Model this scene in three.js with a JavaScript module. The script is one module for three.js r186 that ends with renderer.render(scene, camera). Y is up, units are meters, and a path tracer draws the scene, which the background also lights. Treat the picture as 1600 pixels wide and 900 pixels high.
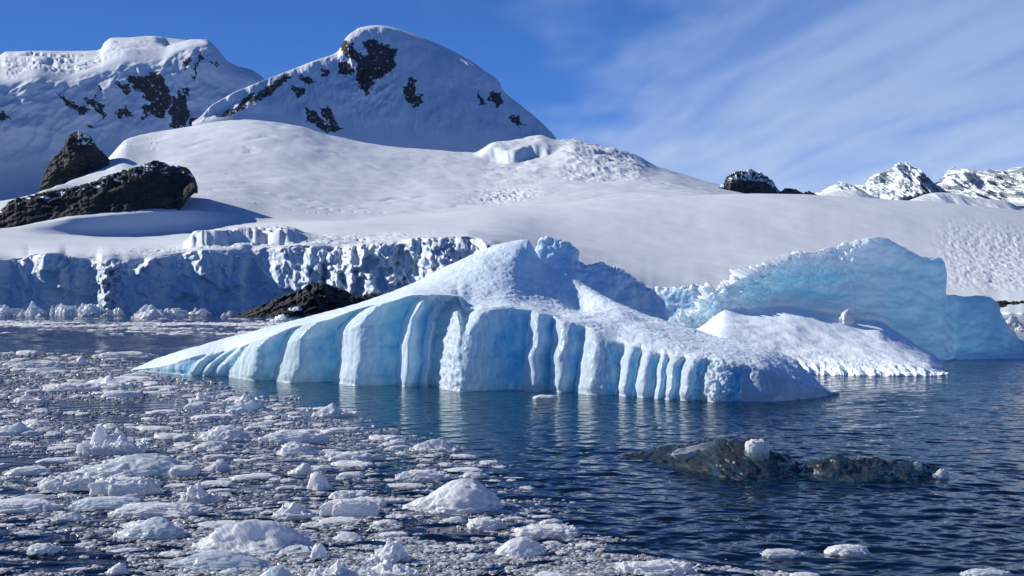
import * as THREE from 'three';
import { createNoise3D } from 'simplex-noise';

// ------------------------------------------------------------------ camera, sky, sun, exposure
const F = 1716, CX = 800, CY = 470, EYE = 6;              // focal length and horizon of the 1600 x 900 frame, eye height in metres
const scene = new THREE.Scene();
const camera = new THREE.PerspectiveCamera(2 * Math.atan(CY / F) * 180 / Math.PI, 1600 / 900, 0.5, 60000);
camera.setViewOffset(1600, 2 * CY, 0, 0, 1600, 900);
camera.position.set(0, EYE, 0);
camera.lookAt(0, EYE, -100);
const SUN = new THREE.Vector3(-0.85, 0.49, -0.13).normalize();
const sun = new THREE.DirectionalLight(new THREE.Color(1.0, 0.96, 0.90), 5.0);
sun.position.copy(SUN).multiplyScalar(3000);
sun.castShadow = true;
sun.shadow.mapSize.set(4096, 4096);
Object.assign(sun.shadow.camera, { left: -3000, right: 3000, top: 3000, bottom: -3000, near: 1, far: 9000 });
scene.add(sun, sun.target);
const renderer = new THREE.WebGLRenderer({ antialias: true });
renderer.toneMapping = THREE.LinearToneMapping;
renderer.toneMappingExposure = 1.14;
renderer.shadowMap.enabled = true;

// ------------------------------------------------------------------ numbers
function rng(seed) { let s = seed | 0; return () => { s = (s + 0x6d2b79f5) | 0; let t = Math.imul(s ^ (s >>> 15), 1 | s); t = (t + Math.imul(t ^ (t >>> 7), 61 | t)) ^ t; return ((t ^ (t >>> 14)) >>> 0) / 4294967296; }; }
const noise = createNoise3D(rng(11));
const clamp = (x, a = 0, b = 1) => Math.min(b, Math.max(a, x));
const lerp = (a, b, t) => a + (b - a) * t;
const sstep = (a, b, x) => { const t = clamp((x - a) / (b - a)); return t * t * (3 - 2 * t); };
function fbm(x, y, z, oct = 4, gain = 0.5) { let s = 0, a = 1, n = 0; for (let i = 0; i < oct; i++) { s += a * noise(x, y, z); n += a; a *= gain; x = x * 2.03 + 7.1; y = y * 2.03 + 3.7; z = z * 2.03 + 1.3; } return s / n; }
function ridge(x, y, z, oct = 3) { let s = 0, a = 1, n = 0; for (let i = 0; i < oct; i++) { s += a * (1 - 2 * Math.abs(noise(x, y, z))); n += a; a *= 0.5; x = x * 2.1 + 5; y = y * 2.1 + 9; z = z * 2.1 + 2; } return s / n; }
// monotone cubic through [x, y] pairs
function slopes(xs, ys) {
  const n = xs.length, m = new Array(n).fill(0), dl = [];
  for (let i = 0; i < n - 1; i++) dl.push((ys[i + 1] - ys[i]) / (xs[i + 1] - xs[i]));
  m[0] = dl[0] ?? 0; m[n - 1] = dl[n - 2] ?? 0;
  for (let i = 1; i < n - 1; i++) {
    if (dl[i - 1] * dl[i] <= 0) continue;
    const h0 = xs[i] - xs[i - 1], h1 = xs[i + 1] - xs[i], w1 = 2 * h1 + h0, w2 = h1 + 2 * h0;
    m[i] = (w1 + w2) / (w1 / dl[i - 1] + w2 / dl[i]);
  }
  return m;
}
function hermite(xs, ys, m, x) {
  const n = xs.length;
  if (x <= xs[0]) return ys[0];
  if (x >= xs[n - 1]) return ys[n - 1];
  let i = 0; while (x > xs[i + 1]) i++;
  const h = xs[i + 1] - xs[i], t = (x - xs[i]) / h, t2 = t * t, t3 = t2 * t;
  return (2 * t3 - 3 * t2 + 1) * ys[i] + (t3 - 2 * t2 + t) * h * m[i] + (3 * t2 - 2 * t3) * ys[i + 1] + (t3 - t2) * h * m[i + 1];
}
function pc(v) {
  if (typeof v === 'function') return v;
  if (typeof v === 'number') return () => v;
  const xs = v.map((p) => p[0]), ys = v.map((p) => p[1]), m = slopes(xs, ys);
  return (x) => hermite(xs, ys, m, x);
}
const seaDist = (py) => EYE * F / (py - CY);                            // distance of a point of the sea seen at that height of the frame
const at = (px, py, d) => new THREE.Vector3((px - CX) / F * d, EYE + (CY - py) / F * d, -d);

// ------------------------------------------------------------------ sky
{
  const W = 2048, Hh = 1024, data = new Float32Array(W * Hh * 4);
  const axis = [-300 / F, -1]; const al = Math.hypot(...axis); axis[0] /= al; axis[1] /= al;
  const side = [-axis[1], axis[0]];
  for (let j = 0; j < Hh; j++) {
    const el = ((j + 0.5) / Hh - 0.5) * Math.PI, y = Math.sin(el), c = Math.cos(el);
    for (let i = 0; i < W; i++) {
      const az = ((i + 0.5) / W - 0.5) * 2 * Math.PI, x = c * Math.cos(az), z = c * Math.sin(az);
      const e = Math.max(0, y), hz0 = Math.exp(-e * 9);
      const k = Math.exp(-e * 7.5), k2 = Math.exp(-e * 3.2);
      let r = 0.004 + 0.062 * k2 + 0.09 * k, g = 0.020 + 0.295 * k2 + 0.10 * k, b = 0.115 + 0.97 * k2 + 0.04 * k;
      const mu = x * SUN.x + y * SUN.y + z * SUN.z;
      const gl = 0.05 * Math.pow(Math.max(0, mu), 6) + 0.10 * Math.pow(Math.max(0, mu), 30);
      r += gl; g += gl * 1.02; b += gl * 1.05;
      if (y > 0.004) {
        const q = 1 / (y + 0.02), u = (x * axis[0] + z * axis[1]) * q, w = (x * side[0] + z * side[1]) * q;
        const warp = 0.25 * fbm(u * 0.12, w * 0.35, 3.1, 4);
        const edge = sstep(0.9, 1.8, w + 0.7 * fbm(u * 0.45, w * 0.7, 9, 5, 0.6) + 0.15);
        const st = fbm(u * 0.16 + w * 0.1, (w + warp) * 1.15 - u * 0.08, 1.7, 6, 0.55);
        const st2 = fbm(u * 0.5, (w + warp) * 3.4 - u * 0.2, 5.2, 5, 0.6);
        const wisps = sstep(-0.3, 0.75, st * 0.72 + st2 * 0.48 + 0.2);
        let cl = edge * (0.30 + 0.78 * wisps);
        cl += 0.30 * sstep(0.3, 0.85, fbm(u * 0.16 + 4, (w + warp) * 1.4, 8.8, 5, 0.6)) * sstep(-0.2, 1.0, w) * (1 - edge);
        cl = lerp(cl, Math.max(cl, edge * 0.9), hz0); cl *= (sstep(0.0, 0.04, y) * 0.5 + 0.5) * sstep(-1.5, 1.5, u);
        cl = clamp(cl) * 0.95;
        const hz = Math.exp(-e * 6); r = lerp(r, 0.145 + 0.64 * hz, cl); g = lerp(g, 0.285 + 0.64 * hz, cl); b = lerp(b, 0.62 + 0.52 * hz, cl);
      }
      const o = (j * W + i) * 4, q0 = 1 / 1.14;
      data[o] = r * q0; data[o + 1] = g * q0; data[o + 2] = b * q0; data[o + 3] = 1;
    }
  }
  const tex = new THREE.DataTexture(data, W, Hh, THREE.RGBAFormat, THREE.FloatType);
  tex.mapping = THREE.EquirectangularReflectionMapping;
  tex.magFilter = tex.minFilter = THREE.LinearFilter;
  tex.wrapS = THREE.RepeatWrapping;
  tex.needsUpdate = true;
  scene.background = tex;
  scene.environment = tex;
}

// ------------------------------------------------------------------ textures (grain only) and materials
function heightTexture(n, f, rep) {
  const d = new Uint8Array(n * n * 4), v = new Float32Array(n * n);
  let lo = 1e9, hi = -1e9;
  for (let j = 0; j < n; j++) for (let i = 0; i < n; i++) { const q = f(i / n, j / n); v[j * n + i] = q; lo = Math.min(lo, q); hi = Math.max(hi, q); }
  for (let k = 0; k < n * n; k++) { const q = Math.round(255 * (v[k] - lo) / (hi - lo)); d[k * 4] = d[k * 4 + 1] = d[k * 4 + 2] = q; d[k * 4 + 3] = 255; }
  const t = new THREE.DataTexture(d, n, n);
  t.wrapS = t.wrapT = THREE.RepeatWrapping; t.magFilter = THREE.LinearFilter; t.repeat.set(rep, rep); t.needsUpdate = true;
  return t;
}
// seamless noise on a torus: blends four shifted copies
const tiled = (f) => (u, v) => { const a = sstep(0, 1, u), b = sstep(0, 1, v); return (f(u, v) * a + f(u + 1, v) * (1 - a)) * b + (f(u, v + 1) * a + f(u + 1, v + 1) * (1 - a)) * (1 - b); };
const grainTex = heightTexture(512, tiled((u, v) => fbm(u * 9, v * 9, 0.5, 6, 0.62)), 1 / 3);
const driftTex = heightTexture(512, tiled((u, v) => fbm(u * 5, v * 11, 2.5, 6, 0.6)), 1 / 60);
const rockTex = heightTexture(512, tiled((u, v) => ridge(u * 6, v * 6, 4.5, 5)), 1 / 40);
// ripples: many short wave trains on a periodic tile
const waveTex = (() => {
  const r = rng(5), tr = [];
  for (let k = 0; k < 46; k++) {
    const len = Math.exp(lerp(Math.log(6), Math.log(46), r())), th = (r() - 0.5) * 1.5 + Math.PI / 2 + 0.18;
    const kx = Math.round(len * Math.cos(th)), ky = Math.round(len * Math.sin(th));
    tr.push([kx, ky, r() * 6.283, 1 / Math.pow(Math.hypot(kx, ky), 1.05)]);
  }
  return heightTexture(1024, (u, v) => { let s = 0; for (const [a, b, p, q] of tr) { const w = Math.sin(6.28318 * (a * u + b * v) + p); s += q * (1 - Math.pow(0.5 - 0.5 * w, 0.75) * 2); } return s; }, 1 / 12);
})();

const std = (o) => new THREE.MeshStandardMaterial(o), phys = (o) => new THREE.MeshPhysicalMaterial(o);
const M = {
  snow: std({ vertexColors: true, roughness: 0.75, bumpMap: driftTex, bumpScale: 0.18 }),
  farSnow: std({ vertexColors: true, roughness: 0.85 }),
  rock: std({ vertexColors: true, roughness: 0.9, bumpMap: rockTex, bumpScale: 1.5 }),
  cliff: std({ vertexColors: true, roughness: 0.6 }),
  berg: phys({ vertexColors: true, roughness: 0.9, ior: 1.31, transmission: 0.26, thickness: 0, clearcoat: 0.35, clearcoatRoughness: 0.3, bumpMap: grainTex, bumpScale: 0.025 }),
  bergWall: phys({ vertexColors: true, roughness: 0.92, ior: 1.31, transmission: 0.5, thickness: 0, clearcoat: 0.4, clearcoatRoughness: 0.25, bumpMap: grainTex, bumpScale: 0.02 }),
  apron: phys({ vertexColors: true, roughness: 0.8, ior: 1.31, transmission: 0.06, thickness: 0, clearcoat: 0.3, clearcoatRoughness: 0.35, bumpMap: grainTex, bumpScale: 0.03 }),
  floe: phys({ color: new THREE.Color(0.90, 0.925, 0.94), roughness: 0.9, ior: 1.31, transmission: 0.42, thickness: 0, clearcoat: 0.5, clearcoatRoughness: 0.25, bumpMap: grainTex, bumpScale: 0.04 }),
  floeBlue: phys({ color: new THREE.Color(0.78, 0.87, 0.92), roughness: 0.9, ior: 1.31, transmission: 0.5, thickness: 0, clearcoat: 0.6, clearcoatRoughness: 0.18, bumpMap: grainTex, bumpScale: 0.03 }),
  slush: phys({ color: new THREE.Color(0.60, 0.63, 0.66), roughness: 0.8, ior: 1.31, transmission: 0.35, thickness: 0, clearcoat: 0.8, clearcoatRoughness: 0.15 }),
  clear: phys({ color: new THREE.Color(0.62, 0.80, 0.82), roughness: 0.06, ior: 1.31, transmission: 0.97, thickness: 1, attenuationColor: new THREE.Color(0.45, 0.68, 0.70), attenuationDistance: 1.2, bumpMap: grainTex, bumpScale: 0.03 }),
  water: phys({ color: new THREE.Color(0.006, 0.020, 0.045), roughness: 0.07, ior: 1.333, bumpMap: waveTex, bumpScale: 0.16 }),
};

// ------------------------------------------------------------------ helpers: names, labels, lofted sheets
const used = new Map();
function numbered(name) { const n = used.get(name) ?? 0; used.set(name, n + 1); return n ? name + '_' + String(n).padStart(3, '0') : name; }
function mesh(name, geo, mat, parent = scene) {
  const m = new THREE.Mesh(geo, mat); m.castShadow = m.receiveShadow = true;
  m.name = parent === scene ? numbered(name) : name;
  parent.add(m); return m;
}
function tag(o, label, category, group) { o.userData.label = label; o.userData.category = category; if (group) o.userData.group = group; return o; }
function struct(o) { o.userData.kind = 'structure'; return o; }
function thing(name, label, category, pos, group) { const g = new THREE.Group(); g.name = numbered(name); if (pos) g.position.copy(pos); scene.add(g); return tag(g, label, category, group); }

/** A sheet lofted through rows (near to far). Each row gives, per column px, the distance d and either the height h in metres or the height py at which the frame shows it. */
function loft({ x0, x1, nx, rows, nv, bend, push, color, uvScale = 1, origin }) {
  const R = rows.map((r) => ({ d: pc(r.d), py: r.py !== undefined ? pc(r.py) : null, h: r.h !== undefined ? pc(r.h) : null }));
  const ts = []; nv.forEach((n, k) => { for (let i = 0; i < n; i++) ts.push(k + i / n); }); ts.push(nv.length);
  const ny = ts.length, N = nx + 1, P = new Float32Array(N * ny * 3), PX = new Float32Array(N * ny), T = new Float32Array(N * ny);
  const ks = R.map((_, k) => k);
  for (let i = 0; i < N; i++) {
    const px = lerp(x0, x1, i / nx);
    const ds = R.map((r) => r.d(px)), hs = R.map((r, k) => r.h ? r.h(px, ds) : EYE + (CY - r.py(px)) * ds[k] / F);
    const md = slopes(ks, ds), mh = slopes(ks, hs);
    for (let j = 0; j < ny; j++) {
      const t = ts[j]; let d = hermite(ks, ds, md, t), h = hermite(ks, hs, mh, t), p = px;
      if (bend) { const b = bend(px, t, d, h); d = b[0]; h = b[1]; if (b[2] !== undefined) p = b[2]; }
      const o = j * N + i;
      P[o * 3] = (p - CX) / F * d; P[o * 3 + 1] = h; P[o * 3 + 2] = -d; PX[o] = px; T[o] = t;
    }
  }
  const idx = new Uint32Array(nx * (ny - 1) * 6); let q = 0;
  for (let j = 0; j < ny - 1; j++) for (let i = 0; i < nx; i++) { const a = j * N + i, b = a + 1, c = a + N, e = c + 1; idx[q++] = a; idx[q++] = b; idx[q++] = c; idx[q++] = b; idx[q++] = e; idx[q++] = c; }
  const g = new THREE.BufferGeometry();
  g.setAttribute('position', new THREE.BufferAttribute(P, 3));
  g.setIndex(new THREE.BufferAttribute(idx, 1));
  g.computeVertexNormals();
  if (push) {
    const nn = g.attributes.normal.array, Q = Float32Array.from(P);
    for (let o = 0; o < N * ny; o++) {
      const a = push(PX[o], T[o], P[o * 3], P[o * 3 + 1], P[o * 3 + 2], nn[o * 3], nn[o * 3 + 1], nn[o * 3 + 2]);
      for (let c = 0; c < 3; c++) Q[o * 3 + c] += nn[o * 3 + c] * a;
    }
    P.set(Q); g.computeVertexNormals();
  }
  const uv = new Float32Array(N * ny * 2), C = color ? new Float32Array(N * ny * 3) : null, nn = g.attributes.normal.array;
  for (let o = 0; o < N * ny; o++) {
    uv[o * 2] = (P[o * 3] + 0.35 * P[o * 3 + 1]) * uvScale; uv[o * 2 + 1] = (-P[o * 3 + 2] + 0.8 * P[o * 3 + 1]) * uvScale;
    if (color) { const c = color(PX[o], T[o], P[o * 3], P[o * 3 + 1], P[o * 3 + 2], nn[o * 3 + 1]); C[o * 3] = c[0]; C[o * 3 + 1] = c[1]; C[o * 3 + 2] = c[2]; }
  }
  g.setAttribute('uv', new THREE.BufferAttribute(uv, 2));
  if (color) g.setAttribute('color', new THREE.BufferAttribute(C, 3));
  g.userData = { PX, T };
  return g;
}
/** Splits a sheet's triangles by id(px, py, t): one geometry per id. */
function split(g, id) {
  const P = g.attributes.position.array, { PX, T } = g.userData, idx = g.index.array, lists = new Map();
  for (let k = 0; k < idx.length; k += 3) {
    const a = idx[k], b = idx[k + 1], c = idx[k + 2];
    const d = -(P[a * 3 + 2] + P[b * 3 + 2] + P[c * 3 + 2]) / 3, h = (P[a * 3 + 1] + P[b * 3 + 1] + P[c * 3 + 1]) / 3;
    const w = id((PX[a] + PX[b] + PX[c]) / 3, CY - (h - EYE) * F / d, (T[a] + T[b] + T[c]) / 3);
    if (!lists.has(w)) lists.set(w, []);
    lists.get(w).push(a, b, c);
  }
  const out = new Map();
  for (const [w, l] of lists) {
    const map = new Map(), ix = new Uint32Array(l.length);
    l.forEach((v, k) => { if (!map.has(v)) map.set(v, map.size); ix[k] = map.get(v); });
    const s = new THREE.BufferGeometry();
    for (const [n, at] of Object.entries(g.attributes)) {
      const arr = new Float32Array(map.size * at.itemSize);
      for (const [v, k] of map) for (let c = 0; c < at.itemSize; c++) arr[k * at.itemSize + c] = at.array[v * at.itemSize + c];
      s.setAttribute(n, new THREE.BufferAttribute(arr, at.itemSize));
    }
    s.setIndex(new THREE.BufferAttribute(ix, 1));
    out.set(w, s);
  }
  return out;
}
/** Connected pieces of a geometry: the larger ones each alone, the crumbs together as the last, marked. */
function pieces(g, least = 40) {
  const ix = g.index.array, n = g.attributes.position.count, up = Int32Array.from({ length: n }, (_, i) => i);
  const find = (a) => { while (up[a] !== a) { up[a] = up[up[a]]; a = up[a]; } return a; };
  for (let k = 0; k < ix.length; k += 3) { up[find(ix[k])] = find(ix[k + 1]); up[find(ix[k + 1])] = find(ix[k + 2]); }
  const count = new Map(); for (let k = 0; k < ix.length; k += 3) { const f = find(ix[k]); count.set(f, (count.get(f) ?? 0) + 1); }
  const P = g.attributes.position.array, keys = new Map(); let q = 0;
  g.userData = { PX: Float32Array.from({ length: n }, (_, i) => { const f = find(i); if (!keys.has(f)) keys.set(f, count.get(f) >= least ? q++ : -1); return keys.get(f); }), T: new Float32Array(n) };
  return [...split(g, (k) => Math.round(k))].map(([k, s]) => [s, k === -1]);
}
const addPieces = (name, g, mat, root) => { for (const [s, crumbs] of pieces(g)) { const m = mesh(name, s, mat, root); if (crumbs) m.userData.kind = 'stuff'; } };
const inPoly = (poly, x, y) => { let c = false; for (let i = 0, j = poly.length - 1; i < poly.length; j = i++) { const [xi, yi] = poly[i], [xj, yj] = poly[j]; if ((yi > y) !== (yj > y) && x < (xj - xi) * (y - yi) / (yj - yi) + xi) c = !c; } return c; };
const rockColor = (x, y, z, k = 1) => { const n = fbm(x * 0.05 * k, y * 0.09 * k, z * 0.05 * k, 5, 0.6), m = 0.022 + 0.014 * n; return [m * 0.98, m, m * 1.02]; };
const SNOW = [0.63, 0.675, 0.70];

// ------------------------------------------------------------------ the sea
const EDGE = pc([[545, 236], [560, 240], [580, 235], [592, 300], [620, 440], [645, 520], [668, 610], [700, 730], [735, 800], [770, 860], [800, 900], [850, 960], [880, 1120], [900, 1280]]);   // where the brash ends on the right, by height in the frame
function brash(px, py) {                                                   // 0 open water .. 1 packed brash
  if (py < 545) return 0;
  const x = (px - CX) * EYE / (py - CY), z = EYE * F / (py - CY);
  const big = fbm(x * 0.16, z * 0.30, 2.2, 3), fine = fbm(x * 0.55, z * 1.0, 6.2, 3);
  let m = sstep(0.0, 1.0, (EDGE(py) - px) / 130 + 0.35 + 0.5 * big);
  m *= sstep(545, 556, py + 4 * big);
  m *= 1 - 0.95 * Math.exp(-Math.pow((py - 634 + (px - 200) * 0.02 + 4 * big) / 9, 2)) * sstep(40, 90, px) * (1 - sstep(260, 330, px));
  m *= 1 - 0.9 * Math.exp(-Math.pow((py - 655 - (px - 160) * 0.02 + 4 * big) / 7, 2)) * sstep(70, 110, px) * (1 - sstep(190, 250, px));
  m *= 1 - 0.8 * Math.exp(-Math.pow((py - 722 + 5 * big) / 17, 2)) * (1 - sstep(60, 130, px));
  m *= 1 - 0.75 * Math.exp(-Math.pow((py - 830 + 5 * big) / 20, 2) - Math.pow((px - 700) / 80, 2));
  m *= 1 - 0.6 * sstep(780, 860, py) * (1 - sstep(120, 320, px));
  return clamp(m * (0.72 + 0.75 * fine + 0.25 * big));
}
function rafts(px, py) { const x = (px - CX) * EYE / (py - CY), z = EYE * F / (py - CY), q = fbm(x * 0.9 + 0.4 * noise(x * 0.5, z * 0.5, 3), z * 1.5, 3.3, 4, 0.6); return sstep(0.40, 0.56, 0.62 * brash(px, py) + 0.34 * (0.5 + 1.1 * q)); }
{
  const nx = 1000, ny = 520, x0 = -260, x1 = 1860;
  const calm = (px, py) => 1 - 0.75 * sstep(560, 600, py) * (1 - sstep(680, 760, py + (px - 500) * 0.05)) * (1 - sstep(900, 1300, px)) - 0.2 * brash(px, py);
  const pys = [3000, 2200, 1700, 1400, 1200, 1080, 1000], lead = pys.length; for (let j = 0; j <= ny - lead; j++) pys.push(lerp(945, 470.35, Math.pow(j / (ny - lead), 0.92)));
  const pxs = []; for (let i = 0; i <= nx; i++) pxs.push(i < 12 ? lerp(-5200, x0, Math.pow(i / 12, 0.6)) : i > nx - 12 ? lerp(x1, 6800, 1 - Math.pow((nx - i) / 12, 0.6)) : lerp(x0, x1, (i - 12) / (nx - 24)));
  const r = rng(77), tr = [];
  for (let k = 0; k < 40; k++) { const L = Math.exp(lerp(Math.log(0.28), Math.log(2.2), r())), th = (r() - 0.5) * 1.7 + 0.12, kk = 6.283 / L; tr.push([kk * Math.sin(th), kk * Math.cos(th), r() * 6.283, 0.0060 * Math.pow(L, 0.62), L]); }
  for (let k = 0; k < 18; k++) { const L = Math.exp(lerp(Math.log(4), Math.log(45), r())), th = (r() - 0.5) * 1.9 + 0.12, kk = 6.283 / L; tr.push([kk * Math.sin(th), kk * Math.cos(th), r() * 6.283, 0.0035 * L, L]); }
  const N = nx + 1, P = new Float32Array(N * (ny + 1) * 3), uv = new Float32Array(N * (ny + 1) * 2), C = new Float32Array(N * (ny + 1) * 3);
  for (let j = 0; j <= ny; j++) for (let i = 0; i <= nx; i++) {
    const py = pys[j], px = pxs[i], d = seaDist(py), x = (px - CX) / F * d;
    let h = 0; const step = d * d / (EYE * F) * 0.9;
    if (d < 600) {
      const wx = x + 0.5 * noise(x * 0.2, d * 0.2, 0), wz = d + 0.6 * noise(x * 0.15, d * 0.15, 5);
      for (const [a, b, p, q, L] of tr) { const f = clamp((L / step - 2) / 2) * (L > 3.5 ? 0.08 + 0.92 * sstep(90, 160, d) : 1); if (f > 0) h += f * q * (Math.sin(a * wx + b * wz + p)); }
      const gust = 0.75 + 0.6 * fbm(x * 0.06, d * 0.10, 4, 3);
      h *= calm(px, py) * gust;
    }
    const o = j * N + i; P[o * 3] = x; P[o * 3 + 1] = h; P[o * 3 + 2] = -d; uv[o * 2] = x; uv[o * 2 + 1] = d;
    // meltwater clouded by fine air bubbles round the foot of the near berg
    const milk = sstep(575, 612, py) * (1 - sstep(640, 740, py)) * sstep(180, 330, px) * (1 - sstep(760, 1150, px));
    C[o * 3] = lerp(0.003, 0.008, milk); C[o * 3 + 1] = lerp(0.009, 0.045, milk); C[o * 3 + 2] = lerp(0.022, 0.075, milk);
  }
  const idx = []; for (let j = 0; j < ny; j++) for (let i = 0; i < nx; i++) { const a = j * N + i, b = a + 1, c = a + N, e = c + 1; idx.push(a, b, c, b, e, c); }
  const g = new THREE.BufferGeometry();
  g.setAttribute('position', new THREE.BufferAttribute(P, 3)); g.setAttribute('uv', new THREE.BufferAttribute(uv, 2)); g.setAttribute('color', new THREE.BufferAttribute(C, 3));
  g.setIndex(new THREE.BufferAttribute(new Uint32Array(idx), 1)); g.computeVertexNormals();
  M.water.color.setRGB(1, 1, 1); M.water.vertexColors = true;
  struct(mesh('water', g, M.water));
}

// ------------------------------------------------------------------ land: snowfield with dome and slopes behind
{
  const cliffTop = [[-200, 404], [0, 406], [31, 406], [50, 399], [90, 395], [106, 400], [149, 406], [174, 420], [211, 420], [236, 406], [267, 399], [326, 390], [345, 395], [373, 398], [426, 388], [470, 384], [501, 392], [545, 389], [573, 383], [620, 381], [651, 373], [682, 372], [726, 371], [760, 379], [800, 390], [860, 408], [960, 438], [1060, 458], [1200, 470], [1900, 478]];
  const ctop0 = pc(cliffTop), ctop = (px) => ctop0(px) + 2.6 * fbm(px * 0.05, 1, 4, 3) * sstep(400, 470, px) * (1 - sstep(700, 740, px)), smoothTop = pc([[-200, 399], [0, 400], [100, 397], [200, 398], [260, 395], [330, 388], [430, 382], [560, 380], [650, 370], [726, 367], [760, 376], [1900, 476]]);
  const shoreB = pc([[-200, 486], [0, 494], [150, 508], [160, 500], [340, 530], [420, 536], [520, 522], [640, 516], [760, 496], [1900, 490]]), shoreD = (px) => shoreB(px) + 8 * fbm(px * 0.01, 0, 3, 3);
  const lean = (px) => 14 + 10 * sstep(440, 520, px);
  const relief = (px, x, h) => {
    const rug = 0.35 + 0.65 * sstep(430, 520, px);
    const f1 = fbm(x * 0.045 + h * 0.012, h * 0.04, 2, 3), f2 = fbm(x * 0.10 + 0.4 * f1, h * 0.09, 8, 3);
    let q = 4 * fbm(x * 0.02, h * 0.012, 1, 3) + rug * (5 * sstep(-0.10, 0.10, f1) + 3.2 * sstep(-0.06, 0.06, f2) + 2.4 * ridge(x * 0.09, h * 0.03, 3, 4) + 1.6 * fbm(x * 0.2, h * 0.16, 4, 3)) + (1 - rug) * (2.4 * sstep(-0.2, 0.3, f1 + 0.1 * f2) + 1.5 * ridge(x * 0.07 + h * 0.02, h * 0.012, 4, 3)) + 0.5 * fbm(x * 0.35, h * 0.2, 7, 3);
    // collapsed, sunlit columns of broken ice and the blue cave near the middle
    q -= Math.exp(-Math.pow((px - 168 - (h - 14) * 0.5) / 20, 2)) * (1 - sstep(22, 28, h)) * (9 + 10 * fbm(x * 0.22, h * 0.22, 6, 4));
    q -= Math.exp(-Math.pow((px - 95) / 12, 2)) * sstep(8, 14, h) * (1 - sstep(20, 27, h)) * (5 + 5 * fbm(x * 0.22, h * 0.25, 16, 4));
    return q + 10 * Math.exp(-Math.pow((px - 507) / 5, 2) - Math.pow((h - 18) / 8, 2));
  };
  const rows = [
    { d: (px) => shoreD(px) + lean(px), py: ctop },
    { d: (px) => shoreD(px) + lean(px) + 12, py: (px) => lerp(Math.min(ctop(px) - 2, smoothTop(px)), ctop(px) - 6, sstep(700, 760, px)) },
    { d: 740, py: [[-200, 372], [0, 376], [200, 380], [300, 374], [450, 362], [530, 356], [640, 356], [760, 356], [900, 378], [1100, 392], [1400, 400], [1600, 410], [1850, 425]] },
    { d: [[-200, 895], [0, 905], [350, 1060], [450, 1025], [540, 1000], [1850, 1000]], py: [[-200, 352], [0, 363], [60, 364], [120, 365], [200, 365], [300, 361], [370, 354], [430, 350], [530, 345], [580, 341], [640, 337.5], [735, 327], [850, 319], [960, 310], [1100, 305.5], [1250, 303], [1300, 305], [1400, 311], [1500, 319], [1600, 330], [1700, 344], [1850, 370]] },
    { d: [[-200, 925], [0, 932], [350, 1092], [450, 1120], [640, 1190], [1850, 1190]], py: [[-200, 350], [0, 357], [60, 350], [120, 341], [200, 336], [300, 331], [370, 334], [430, 342], [530, 345], [640, 341], [735, 334], [850, 326], [960, 317], [1100, 313], [1250, 318], [1400, 328], [1600, 350], [1850, 390]] },
    { d: (px) => lerp(1260, 1720, sstep(20, 250, px)), py: [[-200, 338], [0, 340], [60, 325], [130, 300], [200, 272], [300, 262], [420, 268], [520, 280], [640, 290], [740, 294], [850, 286], [960, 285], [1100, 298], [1180, 312], [1250, 330], [1400, 345], [1600, 360], [1850, 400]] },
    { d: (px) => lerp(1400, 2250, sstep(20, 260, px)), py: [[-200, 336], [0, 330], [60, 302], [100, 288], [130, 275], [165, 250], [200, 216], [260, 204], [300, 198], [340, 192], [400, 188], [470, 198], [520, 213], [560, 222], [640, 232], [740, 238], [770, 240], [800, 238], [830, 236], [870, 231], [910, 237], [960, 247], [1050, 268], [1100, 284], [1180, 304], [1250, 326], [1400, 350], [1850, 400]] },
    { d: (px) => lerp(1560, 2520, sstep(20, 260, px)), py: [[-200, 345], [0, 340], [130, 288], [200, 232], [400, 205], [560, 238], [740, 252], [870, 232], [960, 252], [1100, 296], [1250, 340], [1850, 420]] },
    { d: (px) => lerp(1800, 2900, sstep(20, 260, px)), py: 440 },
  ];
  const g = loft({
    x0: -200, x1: 1850, nx: 1250, rows, nv: [18, 44, 60, 12, 60, 60, 14, 6],
    bend: (px, t, d, h) => {
      const x = (px - CX) / F * d;
      let k = sstep(0.3, 1.4, t);
      if (t < 1) return [d + relief(px, x, h) * (1 - sstep(0, 0.95, t)) * (1 - sstep(730, 790, px)), h + k * 1.6 * fbm(x * 0.006, d * 0.004, 1, 4)];
      h += 7.5 * sstep(574, 579, d + 14 * fbm(x * 0.03, 2, 7, 4)) * (1 - sstep(640, 740, d)) * sstep(285, 305, px) * (1 - sstep(440, 500, px));
      h += k * (1.6 * fbm(x * 0.006, d * 0.004, 1, 4) + (d > 1250 ? 5 * fbm(x * 0.004, d * 0.003, 2, 4) : 0));
      h += 0.9 * ridge(x * 0.10, d * 0.06, 17, 3) * sstep(1440, 1510, px) * sstep(1.2, 1.6, t) * (1 - sstep(2.2, 2.7, t)) + 0.35 * fbm(x * 0.02 + d * 0.02, d * 0.006, 19, 3) * k;
      // crevassed lip above the ice front
      const lip = (1 - sstep(1.15, 1.75, t)) * k * Math.exp(-Math.pow((px - 420) / 190, 2));
      if (lip > 0.01) { const r = ridge(x * 0.03, d * 0.075, 5, 3); h += lip * (2.4 * fbm(x * 0.05, d * 0.07, 9, 4) - 3.5 * sstep(0.45, 0.8, r)); }
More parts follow.
